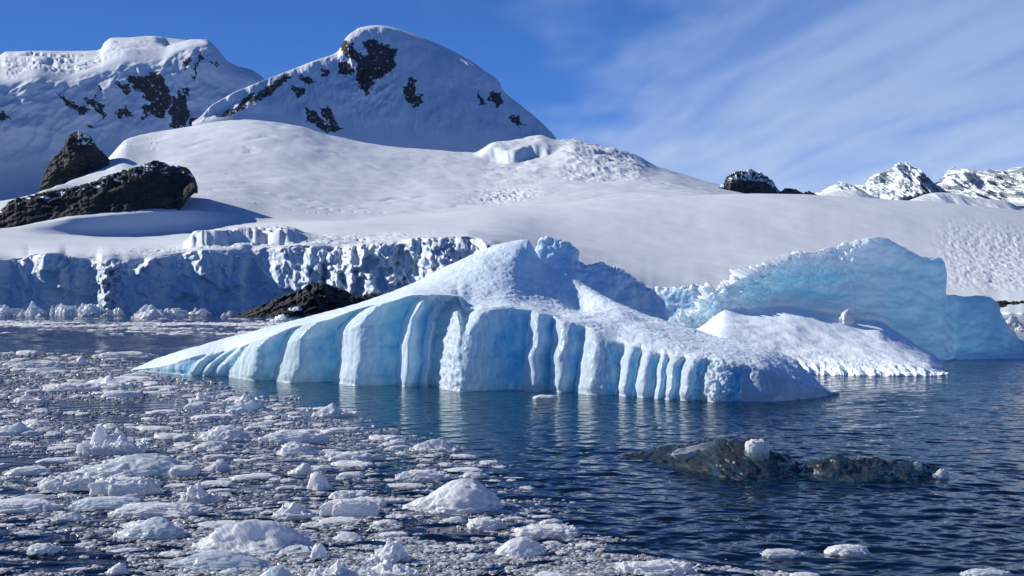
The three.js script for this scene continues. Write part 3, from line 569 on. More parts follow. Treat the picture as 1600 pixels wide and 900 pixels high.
// ------------------------------------------------------------------ the iceberg behind, with concave wall, apron, saddle ridge and low shoulder
{
  const berg = thing('iceberg', 'iceberg with tall hollow blue wall above a smooth apron, standing right behind the fluted one', 'iceberg');
  const W = pc([[1060, 583], [1200, 585.5], [1265, 586], [1350, 587.5], [1420, 588], [1470, 586.5], [1485, 582], [1492, 564], [1520, 561.5], [1580, 560.5], [1660, 560]]);
  const dW = (px) => seaDist(W(px));
  const A = pc([[1060, 540], [1150, 530], [1240, 540], [1320, 550], [1400, 556], [1450, 566], [1484, 580], [1492, 561], [1580, 558.5], [1660, 558]]);
  const Ff = pc([[1060, 520], [1090, 512], [1112, 496], [1133, 483], [1180, 480], [1234, 477], [1262, 482], [1300, 488], [1340, 497], [1372, 500], [1397, 514], [1437, 541], [1474, 563], [1486, 565], [1494, 556], [1580, 554], [1660, 554]]);
  const Ck = pc([[1060, 500], [1085, 486], [1104, 464], [1112, 452], [1128, 447], [1142, 440], [1158, 429], [1176, 421], [1194, 413], [1215, 406], [1234, 399], [1252, 394], [1268, 395], [1290, 388], [1315, 384], [1345, 377], [1370, 371.5], [1380, 371.5], [1401, 381], [1425, 390], [1450, 401], [1472, 411], [1475.5, 418], [1478, 450], [1481, 461], [1500, 463], [1539, 467], [1554, 469], [1561, 474], [1567, 494], [1580, 518], [1600, 532], [1630, 548], [1660, 556]]);
  const dF = pc([[1060, 104], [1130, 104.5], [1180, 107], [1260, 107.5], [1340, 107.8], [1390, 108.2], [1437, 108.6], [1478, 109], [1487, 110.5], [1495, 114], [1580, 114.8], [1660, 114.8]]);
  const dC = pc([[1060, 106], [1130, 106], [1200, 108.5], [1300, 111], [1376, 112.5], [1440, 115], [1478, 117.5], [1500, 118], [1580, 118], [1660, 117.5]]);
  const g = loft({
    x0: 1060, x1: 1655, nx: 720, nv: [5, 70, 46, 70, 70, 14, 8, 2, 4],
    rows: [
      { d: dW, h: -1.4 }, { d: dW, h: 0 },
      { d: (px) => lerp(dW(px), dF(px), 0.35), py: A }, { d: dF, py: Ff },
      { d: (px) => lerp(dF(px), dC(px), 0.35) + 2.6 * Math.exp(-Math.pow((px - 1255) / 85, 2)), py: (px) => lerp(Ff(px), Ck(px), 0.45) },
      { d: dC, py: Ck }, { d: (px) => dC(px) + 6, h: (px, ds) => 0.5 * Math.max(0, EYE + (CY - Ck(px)) * ds[5] / F) }, { d: (px) => dC(px) + 10, h: -1.4 }, { d: (px) => dC(px) + 9.5, h: 0.07 }, { d: (px) => dF(px) + 0.5, h: 0.07 },
    ],
    bend: (px, t, d, h) => [d, h - 1.1 * (1 - sstep(2.6, 2.98, t)) * sstep(1483, 1487, px) * (1 - sstep(1491, 1496, px))],
    push: (px, t, x, y, z, nx, ny) => {
      const apron = sstep(1, 1.3, t) * (1 - sstep(2.8, 3, t)) * (px < 1488 ? 1 : 0.3), wall = sstep(2.9, 3.1, t) * (1 - sstep(5.2, 5.8, t));
      let a = apron * ((0.03 + 0.07 * (1 - sstep(1.5, 2.2, t))) * (0.5 - 0.5 * ridge(x * 0.9, y, z * 0.6, 3)) + 0.12 * fbm(x * 0.3, y * 0.3, z * 0.3, 2));
      a += (1 - sstep(1.15, 1.75, t)) * sstep(0.9, 1.05, t) * 0.30 * fbm(x * 1.1, y * 0.35, z * 0.3, 3) * (px < 1488 ? 1 : 0.2);
      a += wall * (0.5 * fbm(x * 0.16, y * 0.35, z * 0.16, 3) + 0.13 * fbm(x * 0.4, y * 0.6, z * 0.4, 3) + 0.025 * fbm(x * 1.2, y * 2.2, z * 1.2, 3));
      const crumb = sstep(3.5, 4.4, t) * (1 - sstep(5.3, 6, t)) * (1 - sstep(1300, 1370, px)) + 0.8 * wall * (1 - sstep(1160, 1260, px));
      a += crumb * (0.75 * fbm(x * 0.55, y * 0.7, z * 0.55, 4) + 0.25 * ridge(x * 1.1, y * 1.1, z * 1.1, 3));
      a -= wall * 0.35 * Math.exp(-Math.pow((px - 1330 - (y - 7) * -4) / 2.5, 2)) * sstep(5, 6, y) * (1 - sstep(9, 10, y));   // a fine crack down the wall
      return a;
    },
    color: (px, t, x, y, z) => {
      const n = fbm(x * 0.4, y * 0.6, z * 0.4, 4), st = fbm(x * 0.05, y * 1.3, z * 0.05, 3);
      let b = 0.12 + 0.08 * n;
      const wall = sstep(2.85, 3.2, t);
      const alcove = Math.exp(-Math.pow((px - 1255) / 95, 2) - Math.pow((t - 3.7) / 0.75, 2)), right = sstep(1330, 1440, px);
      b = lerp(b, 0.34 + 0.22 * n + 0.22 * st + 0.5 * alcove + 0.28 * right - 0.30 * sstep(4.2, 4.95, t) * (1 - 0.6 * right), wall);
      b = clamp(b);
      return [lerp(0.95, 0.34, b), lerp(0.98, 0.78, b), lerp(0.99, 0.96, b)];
    },
  });
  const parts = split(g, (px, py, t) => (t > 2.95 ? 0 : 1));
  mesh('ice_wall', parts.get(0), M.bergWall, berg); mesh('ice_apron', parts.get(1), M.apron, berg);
  // saddle ridge to the left of the wall
  const S = pc([[790, 420], [826, 398], [838, 386], [843, 376], [850, 371], [858, 370.5], [870, 374.5], [884, 379], [896, 386], [903, 400], [910, 412], [922, 415], [932, 412], [940, 408], [948, 412], [956, 419], [970, 424], [978, 431], [990, 438], [1006, 446], [1022, 452], [1036, 450], [1052, 447], [1070, 449], [1090, 449], [1108, 456], [1124, 470], [1140, 500], [1165, 545]]);
  const sg = loft({
    x0: 780, x1: 1165, nx: 520, nv: [4, 60, 80, 12, 6],
    rows: [{ d: 110, h: -1.4 }, { d: 110.5, h: 0 }, { d: (px) => 113.5 - 2 * sstep(1000, 1100, px), py: (px) => lerp(561, S(px), 0.5) }, { d: (px) => 115.5 - 4 * sstep(980, 1100, px), py: S }, { d: 119, py: (px) => lerp(561, S(px), 0.6) }, { d: 123, h: -1.4 }],
    push: (px, t, x, y, z) => { const w = sstep(1, 1.3, t) * (1 - sstep(3.6, 4, t)); return w * (0.5 * fbm(x * 0.3, y * 0.4, z * 0.3, 3) + 0.3 * ridge(x * 0.7, y * 0.8, z * 0.7, 3) * sstep(2.6, 2.95, t) + 0.03 * fbm(x * 1.6, y * 1.6, z * 1.6, 3)); },
    color: (px, t, x, y, z) => { const n = fbm(x * 0.4, y * 0.6, z * 0.4, 4), b = clamp(0.55 + 0.4 * n - 0.4 * sstep(2.5, 3, t)); return [lerp(0.76, 0.26, b), lerp(0.87, 0.58, b), lerp(0.93, 0.90, b)]; },
  });
  mesh('ice_ridge', sg, M.berg, berg);
}

// ------------------------------------------------------------------ floating ice
/** A lump of ice: length L, height Hh, width Wd; it reaches below the water. */
function lump(seed, L, Hh, Wd, kind, detail, o = {}) {
  const r = rng(seed), g = new THREE.IcosahedronGeometry(1, detail), p = g.attributes.position, ox = r() * 100, oz = r() * 100;
  const spikes = []; for (let k = 0; k < 5; k++) spikes.push([(r() - 0.5) * 1.3, (r() - 0.5) * 1.0, 0.42 + 0.40 * r(), 0.35 + 0.65 * r()]);
  const blk = []; for (let k = 0; k < 4; k++) { const th = r() * 6.283; blk.push([(r() - 0.5) * 1.1, (r() - 0.5) * 0.7, k ? 0.4 + 0.5 * r() : 1, Math.cos(th), Math.sin(th), 0.5 + 1.6 * r(), 0.7 + 2.4 * r(), 0.6 + 1.2 * r(), 0.7 + 2 * r()]); }
  const sgn = r() < 0.5 ? -1 : 1, rough = o.rough ?? 0.12, V = new THREE.Vector3();
  const pos = new Float32Array(p.count * 3);
  for (let i = 0; i < p.count; i++) {
    V.fromBufferAttribute(p, i).normalize();
    let { x, y, z } = V;
    const lm = 1 + 0.28 * fbm(x * 0.9 + ox, z * 0.9 + oz, 1.5, 3) + 0.06 * noise(x * 4 + ox, y * 4, z * 4 + oz);
    let top = 1;
    if (kind === 'peak') { top = 0.22; for (const [cx, cz, hh, ca, sa, a1, b1, c1, d1] of blk) { const ux = (x - cx) * ca + (z - cz) * sa, uz = (z - cz) * ca - (x - cx) * sa; top = Math.max(top, hh - Math.max(a1 * ux, -b1 * ux, 0) - Math.max(c1 * uz, -d1 * uz, 0)); } top /= Math.max(0.25, y); }
    if (kind === 'wedge') top = 0.35 + 0.65 * sstep(-1, 0.8, x * sgn);
    if (kind === 'saddle') top = 0.55 + 0.7 * Math.pow(Math.abs(x), 2.5);
    if (kind === 'ridge') top = 0.35 + 0.9 * Math.exp(-((z + 0.3 * x) ** 2) * 6);
    const ey = kind === 'slab' ? 1.2 : kind === 'saddle' ? 1.0 : kind === 'block' ? 0.45 : 2.0;
    let yy = y >= 0 ? (kind === 'peak' ? Math.min(1, y * 5) * y * top : Math.pow(y, ey) * top) : y * 0.8;
    const fr = fbm(x * 2.2 + ox, y * 2.2 + 5, z * 2.2 + oz, 4, 0.55), rg = ridge(x * 1.6 + oz, y * 1.6, z * 1.6 + ox, 3);
    yy += (y > -0.3 ? 1 : 0) * rough * (fr * 1.4 + rg * 0.7) * sstep(-0.2, 0.3, y);
    const sq = kind === 'block' || kind === 'slab' ? 0.7 : 1;
    const sx = Math.sign(x) * Math.pow(Math.abs(x), sq), sz = Math.sign(z) * Math.pow(Math.abs(z), sq);
    pos[i * 3] = sx * lm * (1 + rough * 0.5 * fr); pos[i * 3 + 1] = yy; pos[i * 3 + 2] = sz * lm * (1 + rough * 0.5 * rg);
  }
  let lo = [1e9, 1e9, 1e9], hi = [-1e9, -1e9, -1e9];
  for (let i = 0; i < p.count; i++) for (let c = 0; c < 3; c++) { lo[c] = Math.min(lo[c], pos[i * 3 + c]); hi[c] = Math.max(hi[c], pos[i * 3 + c]); }
  for (let i = 0; i < p.count; i++) {
    pos[i * 3] = ((pos[i * 3] - lo[0]) / (hi[0] - lo[0]) - 0.5) * L;
    pos[i * 3 + 2] = ((pos[i * 3 + 2] - lo[2]) / (hi[2] - lo[2]) - 0.5) * Wd;
    const y = pos[i * 3 + 1]; pos[i * 3 + 1] = y >= 0 ? y / hi[1] * Hh : y / -lo[1] * Hh * 0.8;
  }
  // weld by direction so that normals are smooth
  const key = new Map(), ix = new Uint32Array(p.count), keep = [];
  for (let i = 0; i < p.count; i++) { const k = Math.round(p.getX(i) * 1e4) + '_' + Math.round(p.getY(i) * 1e4) + '_' + Math.round(p.getZ(i) * 1e4); if (!key.has(k)) { key.set(k, keep.length); keep.push(i); } ix[i] = key.get(k); }
  const out = new Float32Array(keep.length * 3), uv = new Float32Array(keep.length * 2);
  keep.forEach((i, k) => { for (let c = 0; c < 3; c++) out[k * 3 + c] = pos[i * 3 + c]; uv[k * 2] = pos[i * 3] + pos[i * 3 + 1] + ox; uv[k * 2 + 1] = pos[i * 3 + 2] + pos[i * 3 + 1] + oz; });
  const q = new THREE.BufferGeometry();
  q.setAttribute('position', new THREE.BufferAttribute(out, 3)); q.setAttribute('uv', new THREE.BufferAttribute(uv, 2)); q.setIndex(new THREE.BufferAttribute(ix, 1)); q.computeVertexNormals();
  return q;
}
const taken = [], anchors = [];                                                          // footprints of what floats already: x, distance, half length, half width
function floe(x0, x1, top, base, kind, label, o = {}) {
  const d0 = seaDist(base), L = (x1 - x0) * d0 / F, Wd = L * (o.wide ?? 0.55), d = d0 + Wd * 0.42, px = (x0 + x1) / 2;
  const Hh = Math.max(0.06, (EYE + (CY - top) * (d) / F) * (kind === 'slab' ? 0.75 : 1)), x = (px - CX) / F * d;
  const n = Math.round(clamp((x1 - x0) / 5, 8, 30));
  const m = mesh('ice_floe', lump(Math.round(x0 * 7 + base * 13), L, Hh, Wd, kind, n, o), o.blue ? M.floeBlue : M.floe);
  m.position.set(x, 0, -d); m.rotation.y = o.turn ?? 0;
  taken.push([x, d, L / 2, Wd / 2]);
  if (o.short) anchors.push([px, (top + base) / 2, (x1 - x0) / 2, o.short]);
  return tag(m, label, 'ice floe');
}
floe(115, 233, 660, 711, 'peak', 'tall jagged white ice lump with pointed top floating at left', { short: 'tall jagged lump at left', wide: 0.7, rough: 0.2 });
floe(104, 308, 709, 745, 'wedge', 'long pale blue floe with domed hump just below the jagged lump', { short: 'domed pale blue floe', blue: 1, wide: 0.45 });
floe(58, 152, 741, 767, 'saddle', 'grey-white slab with two upturned ends near the left edge', { short: 'saddle-shaped slab', wide: 0.5 });
floe(142, 254, 743, 774, 'block', 'blocky white floe with glassy right end beside the saddle-shaped slab', { short: 'blocky floe at left', wide: 0.5, rough: 0.18 });
floe(108, 230, 771, 797, 'slab', 'smooth boat-shaped pale floe below the blocky white floe', { short: 'boat-shaped floe', blue: 1, wide: 0.4, rough: 0.05 });
floe(172, 297, 807, 842, 'wedge', 'smooth pale blue hump with pointed right tip in the left foreground', { short: 'blue hump with pointed tip', blue: 1, wide: 0.5, rough: 0.06 });
floe(170, 335, 780, 809, 'slab', 'long flat grainy floe just above the smooth pale blue hump', { wide: 0.5, rough: 0.16 });
floe(-40, 96, 774, 801, 'slab', 'flat grey floe cut off by the left edge of the view', { short: 'floe cut by the left edge', wide: 0.5, rough: 0.06 });
floe(289, 506, 811, 868, 'ridge', 'largest floe in the foreground, broad white hump with central ridge', { short: 'largest floe', wide: 0.62, rough: 0.09 });
floe(256, 430, 859, 889, 'dome', 'smooth long bluish slab lying in front of the largest floe', { short: 'long smooth bluish slab', blue: 1, wide: 0.32, rough: 0.03 });
floe(484, 514, 848, 872, 'dome', 'small round white lump at the right tip of the largest floe', { wide: 0.8 });
floe(500, 593, 779, 807, 'block', 'log-shaped white ice block with squared ends right of the largest floe', { short: 'log-shaped ice block', wide: 0.4, rough: 0.05 });
floe(424, 494, 785, 811, 'peak', 'low triangular white floe above the largest floe', { short: 'low triangular floe', wide: 0.6 });
floe(478, 524, 737, 767, 'wedge', 'upright leaning white chunk of ice in the middle of the brash', { short: 'upright leaning chunk', wide: 0.6, rough: 0.05 });
floe(626, 790, 748, 802, 'wedge', 'big smooth rounded white floe at the right side of the brash', { short: 'big smooth rounded floe', wide: 0.6, rough: 0.05 });
floe(616, 706, 728, 752, 'slab', 'grainy low floe directly behind the big rounded floe', { short: 'grainy floe behind the big rounded one', wide: 0.5, rough: 0.22 });
floe(636, 724, 685, 706, 'ridge', 'crumbly white ridged floe at the right border of the brash, nearest open water', { short: 'crumbly ridged floe', wide: 0.4, rough: 0.25 });
floe(487, 561, 629, 651, 'peak', 'white floe with pointed crest close below the fluted berg', { short: 'pointed floe below the berg', wide: 0.5 });
floe(366, 413, 614, 631, 'peak', 'small tent-shaped white floe below the left flutes of the berg', { short: 'tent-shaped floe', wide: 0.6 });
floe(295, 331, 612, 629, 'peak', 'small lumpy floe left of the tent-shaped one', { wide: 0.7 });
floe(288, 322, 630, 640, 'block', 'tiny flat tablet of ice just in front of the small lumpy floe', { wide: 0.5 });
floe(716, 764, 734, 749, 'slab', 'crusty flat floe behind the right end of the big rounded floe', { rough: 0.2 });
floe(770, 857, 838, 870, 'dome', 'plump white floe with flat crown, near bottom centre', { short: 'plump flat-crowned floe', wide: 0.62, rough: 0.06 });
floe(798, 914, 815, 840, 'slab', 'flat speckled raft of frozen slush above the plump white floe', { short: 'speckled slush raft', wide: 0.5, rough: 0.25 });
floe(728, 792, 802, 828, 'slab', 'roundish grainy raft in front of the big rounded floe', { short: 'roundish grainy raft', wide: 0.7, rough: 0.25 });
floe(546, 657, 875, 906, 'peak', 'cauliflower-like white lump at the bottom edge of the view', { short: 'cauliflower-like lump', wide: 0.6, rough: 0.24 });
floe(574, 642, 844, 880, 'wedge', 'sloping white chunk just above the cauliflower-like lump', { wide: 0.6, rough: 0.16 });
floe(482, 552, 872, 906, 'peak', 'grey mound of melting ice left of the cauliflower-like lump', { wide: 0.6, rough: 0.16 });
floe(402, 462, 884, 908, 'dome', 'smooth grey floe cut by the bottom edge, under the bluish slab', { blue: 1, wide: 0.6, rough: 0.04 });
floe(282, 350, 749, 786, 'peak', 'triangular crusty mound above the left end of the largest floe', { short: 'triangular crusty mound', wide: 0.6, rough: 0.18 });
floe(262, 310, 727, 744, 'block', 'flat-topped white tablet right of the domed pale blue floe', { short: 'flat-topped white tablet', wide: 0.6, rough: 0.04 });
floe(315, 363, 719, 736, 'wedge', 'small wedge-like floe in the middle of the brash, left half', { wide: 0.5, rough: 0.04 });
floe(404, 516, 665, 692, 'slab', 'long low white floe in the upper part of the brash', { short: 'long low white floe', wide: 0.4, rough: 0.16 });
floe(308, 412, 664, 690, 'wedge', 'long sloping white floe left of the other long low floe', { short: 'long sloping floe', wide: 0.4, rough: 0.14 });
floe(300, 366, 688, 704, 'dome', 'rounded grey-white floe below the long sloping one', { wide: 0.5 });
floe(430, 512, 690, 712, 'wedge', 'floe with a raised fin at its right end, below the long low floe', { wide: 0.4 });
floe(494, 586, 700, 722, 'slab', 'crusty pale raft of ice left of the crumbly ridged floe', { short: 'crusty pale raft', wide: 0.5, rough: 0.24 });
floe(448, 490, 723, 742, 'wedge', 'small shield-shaped floe above the upright chunk', { wide: 0.5 });
floe(526, 572, 734, 748, 'slab', 'thin flat piece right of the upright leaning chunk', { wide: 0.5 });
floe(64, 166, 593, 611, 'slab', 'long flat white floe far back near the left edge', { short: 'far long flat floe', wide: 0.4, rough: 0.14 });
floe(154, 216, 606, 622, 'slab', 'grey flat floe at right end of the far long flat floe', { wide: 0.4, rough: 0.08 });
floe(22, 76, 611, 630, 'peak', 'lumpy white floe near the left edge, in front of the far long flat floe', { short: 'lumpy floe near the left edge', wide: 0.6 });
floe(22, 112, 559, 573, 'slab', 'low white slab at the back border of the brash, nearest the left edge', { wide: 0.35 });
floe(90, 150, 555, 571, 'peak', 'peaked white lump at the back border of the brash', { wide: 0.4 });
floe(146, 250, 545, 560, 'slab', 'long white crust at the back border of the brash, beside the berg tip', { short: 'crust beside the berg tip', wide: 0.35, rough: 0.2 });
floe(1288, 1364, 847, 869, 'slab', 'single flat pale floe low in the open water at right', { wide: 0.5, rough: 0.1 });
floe(1186, 1262, 854, 873, 'slab', 'darker flat raft left of the single pale floe at lower right', { blue: 1, wide: 0.5, rough: 0.2 });
floe(956, 1096, 868, 900, 'slab', 'wide speckled raft of slush at the bottom right of the brash', { short: 'wide slush raft at bottom right', wide: 0.5, rough: 0.28 });
floe(832, 872, 615, 623, 'slab', 'tiny white floe touching the foot of the berg wall', { wide: 0.5, rough: 0.2 });
floe(40, 96, 844, 864, 'slab', 'small oval crusty floe in dark water at lower left', { short: 'oval crusty floe at lower left', wide: 0.5, rough: 0.16 });
floe(165, 202, 879, 896, 'wedge', 'small grey wedge floating near the bottom edge at left', { wide: 0.6 });
floe(80, 142, 798, 814, 'peak', 'frothy white floe under the flat floe at the left edge', { short: 'frothy floe at left', wide: 0.5, rough: 0.2 });
floe(1500, 1580, 884, 906, 'slab', 'thin crust of ice in the bottom right corner', { blue: 1, wide: 0.5, rough: 0.2 });

// many small alike floes: a few shapes, copied
{
  const r = rng(2024), protos = [], small = [], kinds = ['slab', 'saddle', 'wedge', 'dome', 'slab', 'ridge', 'block', 'slab', 'peak', 'slab'];
  for (let k = 0; k < 10; k++) { const m = new THREE.Mesh(lump(900 + k, 1, 0.22 + 0.1 * (k % 3), 0.62, kinds[k], 8, { rough: 0.2 }), k % 3 === 2 ? M.floeBlue : M.floe); m.castShadow = m.receiveShadow = true; tag(m, 'small white lump of drifting ice among the brash', 'ice floe', 'small floes in the brash'); protos.push(m); }
  let n = 0, tries = 0;
  while (n < 240 && tries++ < 60000) {
    const py = 552 + 350 * Math.pow(r(), 0.75), px = -20 + 1320 * r();
    if (r() > brash(px, py) * 1.1 - 0.12) continue;
    const d = seaDist(py), x = (px - CX) / F * d, L = lerp(18, 84, Math.pow(r(), 2.0)) * d / F * lerp(1, 0.75, sstep(600, 850, py)) * 1.15;
    if (taken.some(([a, b, c, e]) => Math.abs(a - x) < (c + L / 2) * 0.85 && Math.abs(b - d) < e + L * 0.3)) continue;
    const m = protos[n % 10].clone(); m.name = numbered('ice_floe'); scene.add(m);
    m.position.set(x, -0.02 * r(), -d); m.rotation.y = (r() - 0.5) * 1.1; m.scale.set(L, L * lerp(0.22, 0.8, r() * r()), L * lerp(0.7, 1.3, r()));
    taken.push([x, d, L / 2, L / 3]); n++; small.push([m, px, py]);
  }
  // which one: counted outwards from the nearest larger floe, as the view shows them
  const near = new Map();
  for (const [m, px, py] of small) {
    let best = null;
    for (const [ax, ay, aw, name] of anchors) { const dx = (px - ax) / (1 + aw / 40), dy = (py - ay) * 2.2, q = Math.hypot(dx, dy); if (!best || q < best[0]) best = [q, (Math.abs(px - ax) > Math.max(aw * 0.8, Math.abs(py - ay) * 1.6) ? (px < ax ? 'left of' : 'right of') : (py < ay ? 'behind' : 'in front of')) + ' the ' + name, Math.hypot(px - ax, py - ay)]; }
    if (!near.has(best[1])) near.set(best[1], []);
    near.get(best[1]).push([best[2], m]);
  }
  const ORD = ['nearest', 'second nearest', 'third nearest', 'fourth nearest', 'fifth nearest', 'sixth nearest', 'seventh nearest', 'eighth nearest', 'ninth nearest', 'tenth nearest', 'eleventh nearest', 'twelfth nearest'];
  for (const [where, list] of near) list.sort((a, b) => a[0] - b[0]).forEach(([, m], k) => { m.userData.label = k < ORD.length ? ORD[k] + ' small white floe ' + where : 'outermost small white floe ' + where; });
}
// brash too small to count
{
  const r = rng(99), base = lump(77, 1, 0.34, 0.8, 'slab', 2, { rough: 0.3 }), N = 150000, im = new THREE.InstancedMesh(base, M.slush, N);
  const m4 = new THREE.Matrix4(), q = new THREE.Quaternion(), up = new THREE.Vector3(0, 1, 0), c = new THREE.Color(); let n = 0, tries = 0;
  while (n < N && tries++ < 1500000) {
    const py = 546 + 362 * r(), px = -60 + 1500 * r(), b = rafts(px, py);
    if (r() > b + 0.02 * brash(px, py)) continue;
    const d = seaDist(py), x = (px - CX) / F * d, s = lerp(0.04, 0.24, Math.pow(r(), 4)) * lerp(0.8, 1.8, sstep(35, 80, d));
    q.setFromAxisAngle(up, r() * 6.28);
    m4.compose(new THREE.Vector3(x, -0.012 - 0.02 * r(), -d), q, new THREE.Vector3(s, s * lerp(0.35, 0.9, r()), s));
    im.setMatrixAt(n, m4); const k = lerp(0.35, 1.35, Math.pow(r(), 2.2)); im.setColorAt(n, c.setRGB(k * 0.96, k * 0.98, k)); n++;
  }
  im.count = n; im.name = 'brash_ice'; im.userData = { kind: 'stuff', label: 'grey slush of tiny ice bits covering the sea at lower left', category: 'brash ice' };
  scene.add(im);
}
// flat little floes, too many to count one by one
{
  const r = rng(4711), base = lump(79, 1, 0.2, 0.66, 'slab', 5, { rough: 0.16 }), N = 1300, im = new THREE.InstancedMesh(base, M.floe, N), m4 = new THREE.Matrix4(), q = new THREE.Quaternion(), up = new THREE.Vector3(0, 1, 0), c = new THREE.Color();
  let n = 0, tries = 0;
  while (n < N && tries++ < 300000) {
    const py = 548 + 356 * r(), px = -60 + 1500 * r();
    if (r() > rafts(px, py)) continue;
    const d = seaDist(py), x = (px - CX) / F * d, s = lerp(7, 26, Math.pow(r(), 2)) * d / F * lerp(1.2, 0.9, sstep(600, 850, py));
    q.setFromAxisAngle(up, (r() - 0.5) * 1.4); m4.compose(new THREE.Vector3(x, -0.01, -d), q, new THREE.Vector3(s, s * lerp(0.4, 1.0, r()), s * lerp(0.8, 1.3, r())));
    im.setMatrixAt(n, m4); const k = lerp(0.75, 1.0, r()); im.setColorAt(n, c.setRGB(k, k, k)); n++;
  }
  im.count = n; im.name = 'brash_floes'; im.userData = { kind: 'stuff', label: 'countless small flat floes between the larger pieces of brash', category: 'brash ice' };
  scene.add(im);
}
// far bands of brash in front of the ice front
{
  const r = rng(123), base = lump(78, 1, 0.2, 0.6, 'peak', 3, { rough: 0.3 }), N = 2600, im = new THREE.InstancedMesh(base, M.floe, N), m4 = new THREE.Matrix4(), q = new THREE.Quaternion(), up = new THREE.Vector3(0, 1, 0);
  let n = 0, tries = 0;
  while (n < N && tries++ < 400000) {
    const py = 497 + 26 * r(), px = -80 + 560 * r();
    const m = Math.exp(-Math.pow((py - 506 - 0.006 * px) / 2.6, 2)) + Math.exp(-Math.pow((py - 514 + 0.004 * px) / 1.8, 2)) * sstep(180, 300, px) + 0.04;
    const d = seaDist(py), x = (px - CX) / F * d;
    if (r() > m * (0.5 + 0.9 * fbm(x * 0.05, d * 0.02, 3, 3))) continue;
    const s = lerp(0.6, 3.2, Math.pow(r(), 3));
    q.setFromAxisAngle(up, (r() - 0.5) * 0.8); m4.compose(new THREE.Vector3(x, -0.05, -d), q, new THREE.Vector3(s * 1.3, s * 0.8, s)); im.setMatrixAt(n++, m4);
  }
  im.count = n; im.name = 'brash_band'; im.userData = { kind: 'stuff', label: 'thin white bands of far brash ice on the dark water', category: 'brash ice' };
  scene.add(im);
}
// blocks fallen from the ice front, lying along its foot
{
  const r = rng(321), protos = []; for (let k = 0; k < 6; k++) { const m = new THREE.Mesh(lump(600 + k, 1, 0.42, 0.7, ['ridge', 'block', 'ridge', 'peak', 'dome', 'wedge'][k], 12, { rough: 0.2 }), k % 2 ? M.floeBlue : M.floe); tag(m, 'broken ice block heaped along the foot of the ice cliff', 'ice block', 'ice blocks at the foot of the ice cliff'); m.castShadow = m.receiveShadow = true; protos.push(m); }
  const put = (px, py, w, h, k, label) => { const d = seaDist(py), L = w * d / F, m = protos[k % 6].clone(); m.name = numbered('ice_block'); m.position.set((px - CX) / F * d, 0, -d); m.rotation.y = (r() - 0.5) * 0.9; m.scale.set(L, h * d / F / 0.42, L); if (label) { m.userData = { ...m.userData, label }; delete m.userData.group; } scene.add(m); };
  for (let k = 0; k < 62; k++) { const px = -20 + 392 * Math.pow(r(), 1.1), near = px < 240 ? 1 : 0.6; put(px, lerp(491, 496, r()), lerp(10, 46, Math.pow(r(), 1.6)) * near, lerp(5, 22, Math.pow(r(), 1.2)) * near, k); }
  put(238, 498, 66, 15, 4, 'broad smooth blue ice block, frontmost of the row below the ice cliff');
  put(440, 503.5, 42, 14, 3, 'small white bergy bit floating in front of the brown-black rock islet');
  put(1583, 508, 30, 16, 0, 'small jagged white bergy bit at the right edge behind the shoulder of the berg');
  put(1596, 516, 22, 8, 2, 'flat little ice bit in front of the jagged bergy bit at the right edge');
}
// a stone showing between the blocks
{ const g = lump(41, 1, 0.4, 0.6, 'peak', 10, { rough: 0.3 }), d = seaDist(493.2), c = new Float32Array(g.attributes.position.count * 3); for (let i = 0; i < c.length; i += 3) { c[i] = 0.05; c[i + 1] = 0.045; c[i + 2] = 0.04; } g.setAttribute('color', new THREE.BufferAttribute(c, 3)); const m = tag(mesh('rock', g, M.rock), 'small dark rock among the white ice blocks at far left shore', 'rock'); m.position.set((52 - CX) / F * d, 0, -d); m.scale.set(6.6, 7, 6.6); }
// upright tooth of ice on the apron of the rear berg is part of it
{ const b = scene.getObjectByName('iceberg_001'), g = lump(55, 1, 1, 0.8, 'dome', 14, { rough: 0.12 }); const m = mesh('ice_tooth', g, M.berg, b); g.setAttribute('color', new THREE.BufferAttribute(new Float32Array(g.attributes.position.count * 3).fill(0.84), 3)); const p = at(1323, 499, 105.6); m.position.copy(p); m.scale.set(1.55, 1.0, 1.2); }

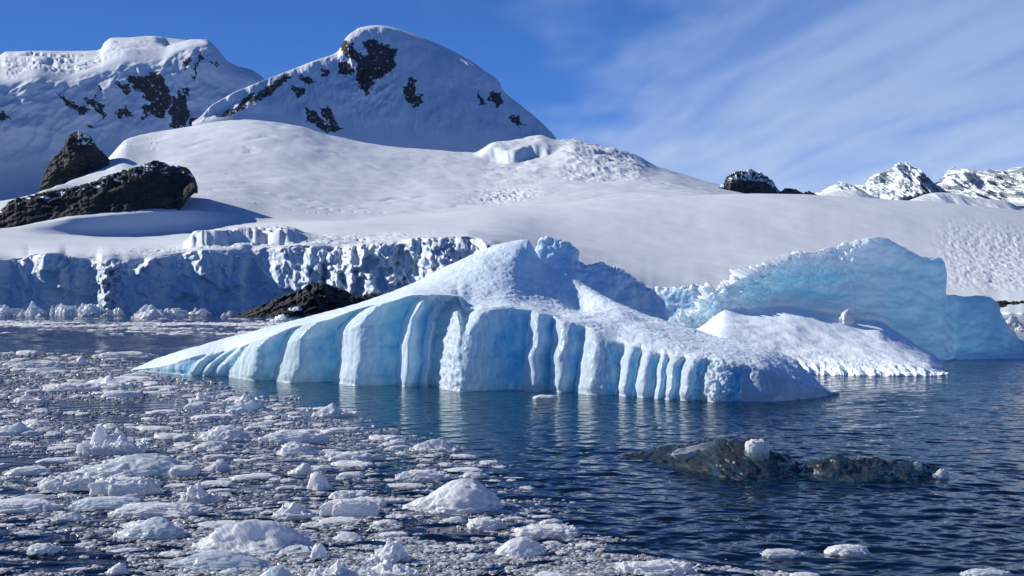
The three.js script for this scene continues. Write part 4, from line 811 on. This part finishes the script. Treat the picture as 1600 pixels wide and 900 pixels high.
// ------------------------------------------------------------------ clear black ice
function clearIce(label, x0, x1, water, crest, back, seed) {
  const w = pc(water), c = pc(crest), dw = (px) => seaDist(w(px)), mid = (px) => Math.sin(Math.PI * clamp((px - x0) / (x1 - x0)));
  const dc = (px) => dw(px) + 0.15 + back * Math.sqrt(mid(px)), hc = (px) => Math.max(0.04, EYE + (CY - c(px)) * dc(px) / F);
  const g = loft({
    x0, x1, nx: 190, nv: [4, 40, 24, 4],
    rows: [{ d: dw, h: -0.3 }, { d: dw, h: 0 }, { d: dc, h: hc }, { d: (px) => dc(px) + 0.2 + 0.6 * mid(px), h: 0 }, { d: (px) => dc(px) + 0.2 + 0.65 * mid(px), h: -0.3 }],
    push: (px, t, x, y, z) => sstep(0.5, 1.1, t) * (1 - sstep(2.8, 3.2, t)) * Math.sqrt(mid(px)) * (0.14 * ridge(x * 0.9 + seed, y * 1.8, z * 0.9, 3) + 0.06 * fbm(x * 2.2, y * 3, z * 2.2 + seed, 3)),
  });
  const o = thing('clear_ice', label, 'ice floe');
  mesh('ice_body', g, M.clear, o);
  return o;
}
{
  const a = clearIce('dark glassy floe of clear ice carrying a white upright knob', 964, 1248,
    [[964, 716], [1000, 719.5], [1050, 728], [1100, 740], [1130, 749], [1180, 752], [1220, 751], [1248, 745]],
    [[964, 713], [1000, 708], [1040, 700], [1090, 693], [1130, 688], [1170, 687], [1196, 690], [1208, 704], [1230, 710], [1248, 722]], 1.9, 3);
  const put = (o, name, geo, px, py, d, sx, sy, sz, m = M.floe) => { const q = mesh(name, geo, m, o); q.position.copy(at(px, py, d)); q.scale.set(sx, sy, sz); return q; };
  put(a, 'white_knob', lump(31, 1, 1, 0.8, 'block', 14, { rough: 0.12 }), 1183, 706, 37.6, 0.84, 0.46, 0.55);
  put(a, 'white_crust', lump(32, 1, 1, 0.6, 'ridge', 14, { rough: 0.3 }), 1112, 704, 39.6, 3.2, 0.30, 0.8, M.slush).rotation.z = 0.10;
  const b = clearIce('low glassy floe of clear ice with a bright tip at its right end', 1246, 1482,
    [[1246, 742], [1270, 748], [1300, 752], [1350, 754], [1400, 753], [1440, 751], [1482, 745]],
    [[1246, 732], [1262, 723], [1290, 718], [1308, 712], [1322, 718], [1345, 722], [1372, 718], [1400, 723], [1430, 721], [1452, 730], [1474, 730], [1482, 738]], 1.0, 8);
  put(b, 'white_tip', lump(33, 1, 1, 0.7, 'wedge', 12, { rough: 0.15 }), 1469, 746, 37.0, 0.62, 0.34, 0.4);
  put(b, 'white_knob', lump(34, 1, 1, 0.7, 'dome', 10, { rough: 0.2 }), 1434, 731, 37.5, 0.30, 0.26, 0.3);
}

renderer.render(scene, camera);
